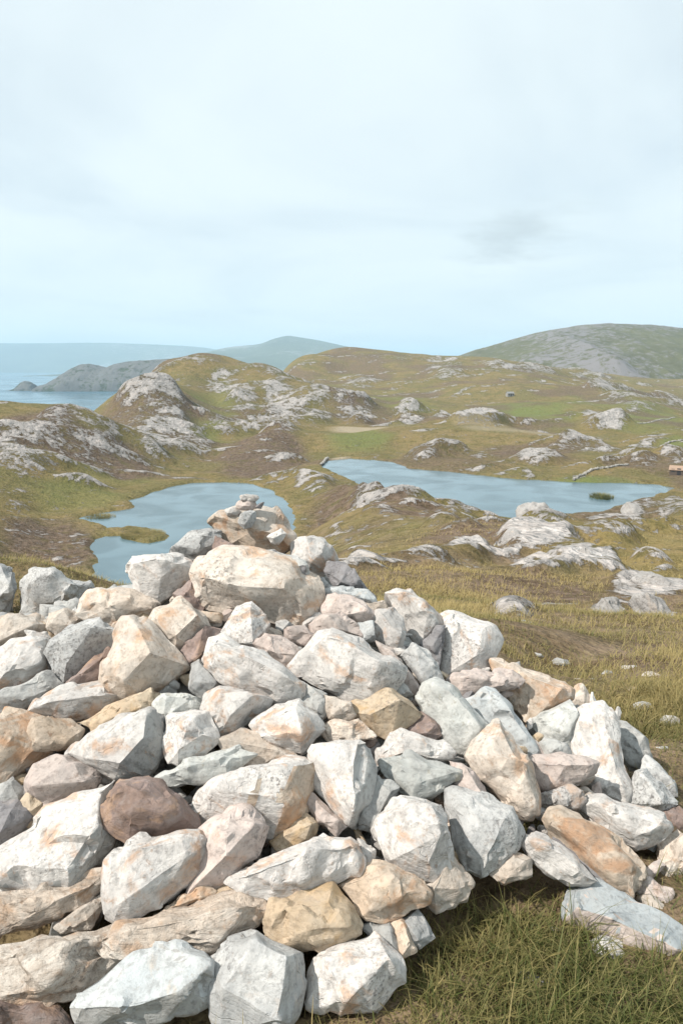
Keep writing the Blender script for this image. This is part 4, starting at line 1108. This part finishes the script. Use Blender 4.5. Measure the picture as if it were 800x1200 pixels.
for outl, lab in OC:
    stone('outcrop', 'K', outl, lab, (), -0.12, where='ground', cat='outcrop', rough=2.0, layered=0.8, group='outcrops on the slope', thick=0.9, tilt=0.45)
random.seed(4)
LS = [(640,744,15,8),(672,758,14,7),(702,768,13,8),(735,786,11,5),(712,791,8,4),(672,800,8,5),(655,777,9,5),(628,770,9,4),(612,735,12,6),(590,722,14,7),(575,712,9,4),(694,800,7,4),(741,811,9,4),(752,828,10,5),(690,745,8,4),(722,760,8,4),(762,792,9,4),(784,845,9,5),(775,880,8,4)]
for i, (x, y, a, b) in enumerate(LS):
    n = 8; a *= 1.3; b *= 1.45
    outl = [(x + a * math.cos(k * 6.283 / n + .3 * i) * random.uniform(.8, 1.15), y + b * math.sin(k * 6.283 / n + .3 * i) * random.uniform(.8, 1.15)) for k in range(n)]
    mt = random.choice('WWLLC')
    stone('field_stone', mt, outl, {'W': 'loose white stone', 'L': 'loose speckled grey stone', 'C': 'loose cream stone'}[mt] + ' half buried in the tawny grass of the slope', (), 0.05, where='ground', cat='stone', group='loose stones on the slope', grow_px=0, thick=1.1)

# ------------------------------------------------------------------ small stones in the gaps, and the rubble inside the cairn
def in_poly(x, y, poly):
    c = False; n = len(poly); j = n - 1
    for i in range(n):
        xi, yi = poly[i]; xj, yj = poly[j]
        if (yi > y) != (yj > y) and x < (xj - xi) * (y - yi) / (yj - yi) + xi: c = not c
        j = i
    return c


ALLP = [s[2] for s in ST] + [s[2] for s in GS]
random.seed(21)
chips = []
tries = 0
while len(chips) < 150 and tries < 60000:
    tries += 1
    x = random.uniform(-5, 800); y = random.uniform(640, 1195)
    if any(in_poly(x, y, p) for p in ALLP): continue
    d = ray(x, y); h = hit_pile(x, y)
    if pile(h[0], h[1]) < 0.17 or abs(h[2] - pile(h[0], h[1])) > 0.03: continue
    h2 = hit_pile(x, y - 55)
    if abs(h2[2] - pile(h2[0], h2[1])) > 0.03: continue
    if any((x - a) ** 2 + (y - b) ** 2 < 11 ** 2 for a, b in chips): continue
    chips.append((x, y))
CHIP = {'W': 'white', 'C': 'cream', 'P': 'pink', 'G': 'grey', 'L': 'speckled', 'N': 'brown', 'T': 'tan', 'D': 'dark'}
STOP = {'with', 'beside', 'under', 'between', 'behind', 'lying', 'carrying', 'against', 'tucked', 'directly', 'near', 'on', 'beneath', 'at', 'above', 'below', 'sloping', 'pointing', 'leaning', 'jutting', 'half', 'resting', 'crossed', 'shaded', 'wedged', 'in', 'of', 'standing', 'scored', 'streaked', 'poking', 'deep', 'next', 'and', 'across'}


def short(t):
    w = t.replace(',', ' ,').split(); o_ = []
    for k in w:
        if (k in STOP or k == ',') and len(o_) > 2: break
        if k != ',': o_.append(k)
    return ' '.join(o_[:7])


SH_ = [short(q[3]) for q in ST]
SHORT = {q[3]: h for q, h in zip(ST, SH_) if SH_.count(h) == 1 and h.split()[-1] not in STOP}
used = set()
for i, (x, y) in enumerate(chips):
    s = random.uniform(7, 17); e = random.uniform(.3, .8); a0 = random.uniform(0, 3.14)
    outl = []
    for k in range(7):
        t = k * 6.283 / 7 + random.uniform(-.3, .3)
        u, w_ = s * math.cos(t), s * e * math.sin(t)
        outl.append((x + u * math.cos(a0) - w_ * math.sin(a0), y + u * math.sin(a0) + w_ * math.cos(a0)))
    near = sorted(ST, key=lambda q: (np.mean([p[0] for p in q[2]]) - x) ** 2 + (np.mean([p[1] for p in q[2]]) - y) ** 2)
    cols = list(CHIP); random.shuffle(cols)
    lab, mt = None, cols[0]
    for q in near[:4]:
        sh = SHORT.get(q[3])
        if not sh: continue
        for mt_ in cols:
            t_ = 'small %s stone wedged in the gap beside the %s' % (CHIP[mt_], sh)
            if t_ not in used: lab, mt = t_, mt_; break
        if lab: break
    if not lab: continue
    used.add(lab)
    stone('stone_chip', mt, outl, lab, (), random.uniform(-.10, -.05), cat='stone', group='small stones wedged in the gaps of the cairn', grow_px=0)


def rubble():
    rg = np.random.default_rng(5)
    protos = []
    for k in range(8):
        p = rg.normal(size=(14, 3)); p /= np.linalg.norm(p, axis=1, keepdims=True)
        p *= np.array([1, rg.uniform(.6, .9), rg.uniform(.4, .7)])
        bm = bmesh.new()
        for q in p: bm.verts.new(q)
        bmesh.ops.convex_hull(bm, input=bm.verts)
        bmesh.ops.delete(bm, geom=[v for v in bm.verts if not v.link_faces], context='VERTS')
        bmesh.ops.triangulate(bm, faces=bm.faces); bm.verts.index_update()
        protos.append((np.array([v.co for v in bm.verts]), np.array([[v.index for v in f.verts] for f in bm.faces]))); bm.free()
    V = []; Fc = []; n = 0
    cnt = 0
    while cnt < 1500:
        x = rg.uniform(-3.6, 1.4); y = rg.uniform(1.6, 5.2)
        s = pile(np.array([x]), np.array([y]))[0]
        back = y > APEX[1] + 0.15
        dpt = rg.uniform(0.15, 0.26) if back else rg.uniform(0.16, 0.28)
        if x > 0.1: dpt += 0.12
        if s - dpt < 0.03: continue
        pv, pf = protos[rg.integers(8)]
        q = rg.normal(size=4); q /= np.linalg.norm(q)
        Rm = np.array(Matrix.Rotation(rg.uniform(0, 6.28), 3, Vector(q[:3])))
        sz = rg.uniform(.05, .13)
        V.append(pv * sz @ Rm.T + np.array([x, y, s - dpt])); Fc.append(pf + n); n += len(pv); cnt += 1
    me = mesh_np('cairn_rubble', np.concatenate(V), np.concatenate(Fc), smooth=False)
    o = add('cairn_rubble', me, M['G']); tag(o, 'loose rubble filling the inside and back of the cairn', 'rubble', kind='stuff')
rubble()

# ------------------------------------------------------------------ grass
def blades(name, roots, length, width, lean, dry, label, mat, seg=3, seed=1):
    """roots (n,3); one curved tapering strip per blade, all in one mesh"""
    rg = np.random.default_rng(seed)
    n = len(roots)
    az = rg.uniform(0, 2 * np.pi, n)
    dirx = np.stack([np.cos(az), np.sin(az), np.zeros(n)], -1)
    side = np.stack([-np.sin(az + rg.uniform(-.9, .9, n)), np.cos(az), np.zeros(n)], -1)
    side /= np.linalg.norm(side, axis=1, keepdims=True)
    V = np.zeros((n, (seg + 1) * 2, 3)); tip = np.zeros((n, (seg + 1) * 2))
    for k in range(seg + 1):
        t = k / seg
        a = lean * (0.25 + 1.0 * t)
        hz = length * t * np.sin(np.minimum(a, 1.9)); vt = length * t * np.cos(np.minimum(a * 0.8, 1.75))
        c = roots + dirx * hz[:, None] + np.stack([np.zeros(n), np.zeros(n), vt], -1)
        w = (width * (1 - t) ** 0.7 + width * 0.06)[:, None]
        V[:, 2 * k] = c - side * w; V[:, 2 * k + 1] = c + side * w
        tip[:, 2 * k:2 * k + 2] = t
    base = (np.arange(n) * (seg + 1) * 2)[:, None, None]
    q = np.array([[2 * k, 2 * k + 1, 2 * k + 3, 2 * k + 2] for k in range(seg)])[None]
    me = mesh_np(name, V.reshape(-1, 3), (base + q).reshape(-1, 4))
    fattr(me, 'dry', np.repeat(dry, (seg + 1) * 2)); fattr(me, 'tip', tip.ravel())
    o = add(name, me, mat); tag(o, label, 'grass', kind='stuff')
    return o


GM = grass_mat('rough grass', (0.082, 0.100, 0.026), (0.38, 0.295, 0.13))


def ground_z(x, y):
    return hgt(x, y)


def scatter_near():
    rg = np.random.default_rng(3)
    n = 12000
    tx = rg.uniform(-0.6, 2.1, n); ty = rg.uniform(1.15, 4.2, n)
    inside = pile(tx, ty)
    edge = rg.uniform(0.05, 0.38, n)
    keep = (inside < edge) & ~((inside > 0.0) & (tx < -0.1))
    for ob in [o for o in COL.objects if o.name.split('.')[0] in ('grass_stone', 'cairn_stone')]:
        b_ = np.array([ob.matrix_world @ v.co for v in ob.data.vertices])
        b_ = b_[b_[:, 2] < 0.22]
        if len(b_) > 3: keep &= poly_sd(tx, ty, hull2(b_[:, :2])) > -0.015
    tx, ty = tx[keep], ty[keep]
    pn = fbm(np.stack([tx * 2.2, ty * 2.2, tx * 0], -1), 3)
    pd = fbm(np.stack([tx * 1.3 + 9, ty * 1.3, tx * 0], -1), 3)
    roots = []; ln = []; dr = []; le = []
    for x, y, a, d_ in zip(tx, ty, pn, pd):
        m = int(rg.integers(8, 17))
        sp = rg.uniform(.012, .04)
        r_ = rg.normal(size=(m, 2)) * sp
        roots.append(np.stack([x + r_[:, 0], y + r_[:, 1], np.zeros(m)], -1))
        L0 = np.clip(0.075 + 0.04 * a, 0.035, 0.18) * (1 + 0.7 * (rg.random() < .12))
        ln.append(L0 * rg.uniform(.55, 1.35, m)); le.append(rg.uniform(.35, 1.7, m))
        dr.append(np.clip(0.34 + 0.45 * d_ + rg.normal(size=m) * 0.24, 0, 1))
    roots = np.concatenate(roots); roots[:, 2] = ground_z(roots[:, 0], roots[:, 1]) - 0.005
    ln = np.concatenate(ln)
    blades('grass', roots, ln, 0.0009 + 0.0022 * rg.random(len(ln)) ** 2, np.concatenate(le), np.concatenate(dr), 'rough green and straw coloured grass growing around the foot of the cairn', GM, 3, 8)


scatter_near()


def scatter_far():
    rg = np.random.default_rng(9)
    # evenly over the picture's slope, in depth: more tufts close by
    n = 42000
    r = np.exp(rg.uniform(math.log(3.6), math.log(48), n)); r[:14000] = rg.uniform(3.4, 14, 14000); th = rg.uniform(-0.62, 0.62, n)
    x = r * np.sin(th); y = r * np.cos(th)
    ok = pile(x, y) < -0.02
    ok &= (np.minimum(poly_sd(x, y, PA), poly_sd(x, y, PB)) > 0.5)
    dn = fbm(np.stack([x * 0.4, y * 0.4, x * 0], -1), 3)
    ok &= (dn + rg.uniform(-.5, .5, n)) > np.where(r < 14, -0.7, -0.1)
    x, y, r = x[ok], y[ok], r[ok]
    # height and bare rock read off the built ground
    nt_ = 769
    z = hgt(x, y)
    pd = fbm(np.stack([x * 0.35 + 3, y * 0.35, x * 0], -1), 3)
    m = 6
    roots = np.stack([x, y, z], -1)[:, None, :] + np.concatenate([rg.normal(size=(len(x), m, 2)) * (0.02 + 0.0042 * r)[:, None, None], np.zeros((len(x), m, 1))], -1)
    ln = (0.11 + 0.0006 * r)[:, None] * rg.uniform(.5, 1.25, (len(x), m)) * (1 + 0.5 * np.clip(pd, -.6, 1))[:, None]
    wd = np.repeat((0.0012 + 0.00030 * r)[:, None], m, 1)
    dry = np.clip(0.72 + 0.6 * pd[:, None] + rg.normal(size=(len(x), m)) * .2, 0, 1)
    roots = roots.reshape(-1, 3)
    zz_ = hgt(roots[:, 0], roots[:, 1]); roots[:, 2] = zz_ + relief_at(roots[:, 0], roots[:, 1]) - 0.02
    rk = rock_at(roots[:, 0], roots[:, 1]) < 0.42
    blades('moor_grass', roots[rk], ln.ravel()[rk], wd.ravel()[rk], rg.uniform(.3, 1.6, rk.sum()), dry.ravel()[rk], 'tawny moor grass tussocks covering the slope below the cairn', GM, 2, 12)


# lookup of the built ground for anything that stands on it
_GT = np.unwrap(np.radians(np.concatenate([np.linspace(-180, -62, 46)[:-1], np.linspace(-62, -27, 60)[:-1], np.linspace(-27, 27, 451)[:-1], np.linspace(27, 62, 60)[:-1], np.linspace(62, 180, 46)])[:-1]))
_GZ = TV[:-1, 2].reshape(len(_GT), len(GRID_R))
_GRK = TROCK.reshape(len(_GT), len(GRID_R))


def _grid(x, y):
    ti = np.clip(np.searchsorted(_GT, np.arctan2(x, y)) - 1, 0, len(_GT) - 2)
    tf = np.clip((np.arctan2(x, y) - _GT[ti]) / (_GT[ti + 1] - _GT[ti]), 0, 1)
    rf = np.interp(np.hypot(x, y), GRID_R, np.arange(len(GRID_R)))
    ri = np.clip(rf.astype(int), 0, len(GRID_R) - 2); rf = np.clip(rf - ri, 0, 1)
    return ti, tf, ri, rf


def built_z(x, y, A=None):
    A = _GZ if A is None else A
    x = np.atleast_1d(x); y = np.atleast_1d(y)
    ti, tf, ri, rf = _grid(x, y)
    return (A[ti, ri] * (1 - tf) + A[ti + 1, ri] * tf) * (1 - rf) + (A[ti, ri + 1] * (1 - tf) + A[ti + 1, ri + 1] * tf) * rf


def relief_at(x, y): return built_z(x, y) - hgt(x, y)
def rock_at(x, y): return built_z(x, y, _GRK)


scatter_far()


def reeds(cx, cy, rx, ry, n, hgt_, label, seed, dry0=0.35):
    rg = np.random.default_rng(seed)
    c = at_z(cx, cy, WATER)
    a = rg.uniform(0, 6.28, n); q = np.sqrt(rg.random(n))
    wx = rx * c[1] / F; wy = ry * c[1] / F / 0.17
    roots = np.stack([c[0] + wx * q * np.cos(a), c[1] + wy * q * np.sin(a), np.full(n, WATER - 0.02)], -1)
    blades('reeds', roots, hgt_ * rg.uniform(.6, 1.1, n), np.full(n, 0.035), rg.uniform(.1, .5, n), np.clip(dry0 + rg.normal(size=n) * .15, 0, 1), label, GM, 2, seed)


reeds(704, 583, 13, 3.2, 900, 1.0, 'green reed patch standing in the large loch', 4, 0.1)
reeds(168, 628, 26, 4.5, 2600, 0.8, 'grassy spit reaching into the small loch', 5, 0.45)
reeds(118, 606, 18, 2.5, 700, 0.6, 'brown reeds in the inlet of the small loch', 6, 0.6)

# ------------------------------------------------------------------ far small things
def ground_pt(px, py):
    p = hit_ground(px, py)
    return np.array([p[0], p[1], built_z(p[0], p[1])[0]])


def box_bm(bm, x0, x1, y0, y1, z0, z1):
    vs = [bm.verts.new(c) for c in ((x0, y0, z0), (x1, y0, z0), (x1, y1, z0), (x0, y1, z0), (x0, y0, z1), (x1, y0, z1), (x1, y1, z1), (x0, y1, z1))]
    for f in ((0, 3, 2, 1), (4, 5, 6, 7), (0, 1, 5, 4), (1, 2, 6, 5), (2, 3, 7, 6), (3, 0, 4, 7)): bm.faces.new([vs[i] for i in f])


def part(name, fn, mat, parent):
    bm = bmesh.new(); fn(bm); me = bpy.data.meshes.new(name); bm.to_mesh(me); bm.free()
    return add(name, me, mat, parent)


def gable(bm, w, d, h, e):
    """gable roof over w x d, eaves at h, ridge e higher along x, with overhang"""
    o_ = 0.25; t = 0.15
    pr = [(-d / 2 - o_, h - 0.1), (0, h + e), (d / 2 + o_, h - 0.1), (d / 2 + o_, h - 0.1 + t), (0, h + e + t), (-d / 2 - o_, h - 0.1 + t)]
    a = [bm.verts.new((-w / 2 - o_, y, z)) for y, z in pr]; b = [bm.verts.new((w / 2 + o_, y, z)) for y, z in pr]
    for i in range(6):
        j = (i + 1) % 6; bm.faces.new((a[i], a[j], b[j], b[i]))
    for s in (a, b[::-1]):
        bm.faces.new((s[0], s[5], s[4], s[1])); bm.faces.new((s[1], s[4], s[3], s[2]))
    bmesh.ops.recalc_face_normals(bm, faces=bm.faces)


def cottage(name, px, py, w, d, h, e, rz, wallm, roofm, label, cat):
    p = ground_pt(px, py)
    r = bpy.data.objects.new(name, None); COL.objects.link(r); r.location = p - np.array([0, 0, 0.3]); r.rotation_euler = (0, 0, rz)
    tag(r, label, cat)

    def walls(bm):
        box_bm(bm, -w / 2, w / 2, -d / 2, d / 2, 0, h)
        for s in (-1, 1):
            x0 = s * (w / 2); x1 = s * (w / 2 - 0.2)
            a = [bm.verts.new(q) for q in ((x0, -d / 2, h), (x0, d / 2, h), (x0, 0, h + e - .05), (x1, -d / 2, h), (x1, d / 2, h), (x1, 0, h + e - .05))]
            for f in ((0, 1, 2), (5, 4, 3), (0, 2, 5, 3), (1, 4, 5, 2)): bm.faces.new([a[i] for i in f])
    part('wall', walls, wallm, r)
    part('roof', lambda bm: gable(bm, w, d, h, e), roofm, r)
    dk = plain_mat('dark opening', (0.03, 0.03, 0.035), 0.4)
    part('door', lambda bm: box_bm(bm, -0.5, 0.5, -d / 2 - 0.06, -d / 2 + 0.02, 0.3, 2.2), dk, r)
    for s in (-1, 1):
        part('window', lambda bm: box_bm(bm, s * w * .32 - .45, s * w * .32 + .45, -d / 2 - 0.05, -d / 2 + 0.02, 1.1, 2.0), dk, r)
    return r


cottage('cottage', 597, 462, 5.6, 3.8, 2.5, 1.3, 0.3, plain_mat('blue green render', (0.30, 0.29, 0.27)), plain_mat('slate roof', (0.24, 0.24, 0.235)), 'tiny grey cottage alone on the green hillside pasture', 'cottage')
cottage('shed', 795, 558, 5.0, 3.2, 1.7, 1.0, -0.5, plain_mat('dark boards', (0.10, 0.075, 0.06)), plain_mat('rusty tin roof', (0.36, 0.25, 0.18)), 'small shed with a rusty orange roof by the large loch', 'shed')

WALLM = plain_mat('dry stone', (0.36, 0.34, 0.31), 0.9, 0.5, 0.9)


def stone_wall(pts, h, t, label, seed, name='stone_wall'):
    rg = np.random.default_rng(seed)
    g = [ground_pt(*p) for p in pts]
    bm = bmesh.new()
    for a, b in zip(g[:-1], g[1:]):
        ln = np.linalg.norm(b - a); n = max(2, int(ln / 0.95))
        for k in range(n):
            f = (k + .5) / n; c = a + (b - a) * f
            z = built_z(c[0], c[1])[0]
            m = Matrix.Translation((c[0], c[1], z + h * .3)) @ Matrix.Rotation(rg.uniform(0, 3), 4, 'Z') @ Matrix.Diagonal((rg.uniform(.4, .75), t * rg.uniform(.5, 1.1), h * rg.uniform(.3, .7), 1))
            bmesh.ops.create_icosphere(bm, subdivisions=1, radius=1.0, matrix=m)
    for v in bm.verts: v.co += Vector(rg.uniform(-.12, .12, 3))
    me = bpy.data.meshes.new(name); bm.to_mesh(me); bm.free()
    o = add(name, me, WALLM); tag(o, label, 'wall')


stone_wall([(671, 563), (680, 559), (693, 556), (712, 554), (726, 551), (735, 548)], 0.9, 0.6, 'low pale stone wall running down to the large loch', 1)
stone_wall([(762, 526), (775, 520), (786, 518), (803, 517)], 0.8, 0.5, 'pale stone wall curving round the field above the shed', 2)
stone_wall([(732, 495), (745, 491), (765, 490), (790, 489)], 0.8, 0.5, 'thin far stone wall behind the rounded rock in the pasture', 3)
stone_wall([(376, 545), (382, 538), (386, 533)], 0.9, 0.7, 'short stone dam at the narrow end of the large loch', 4)
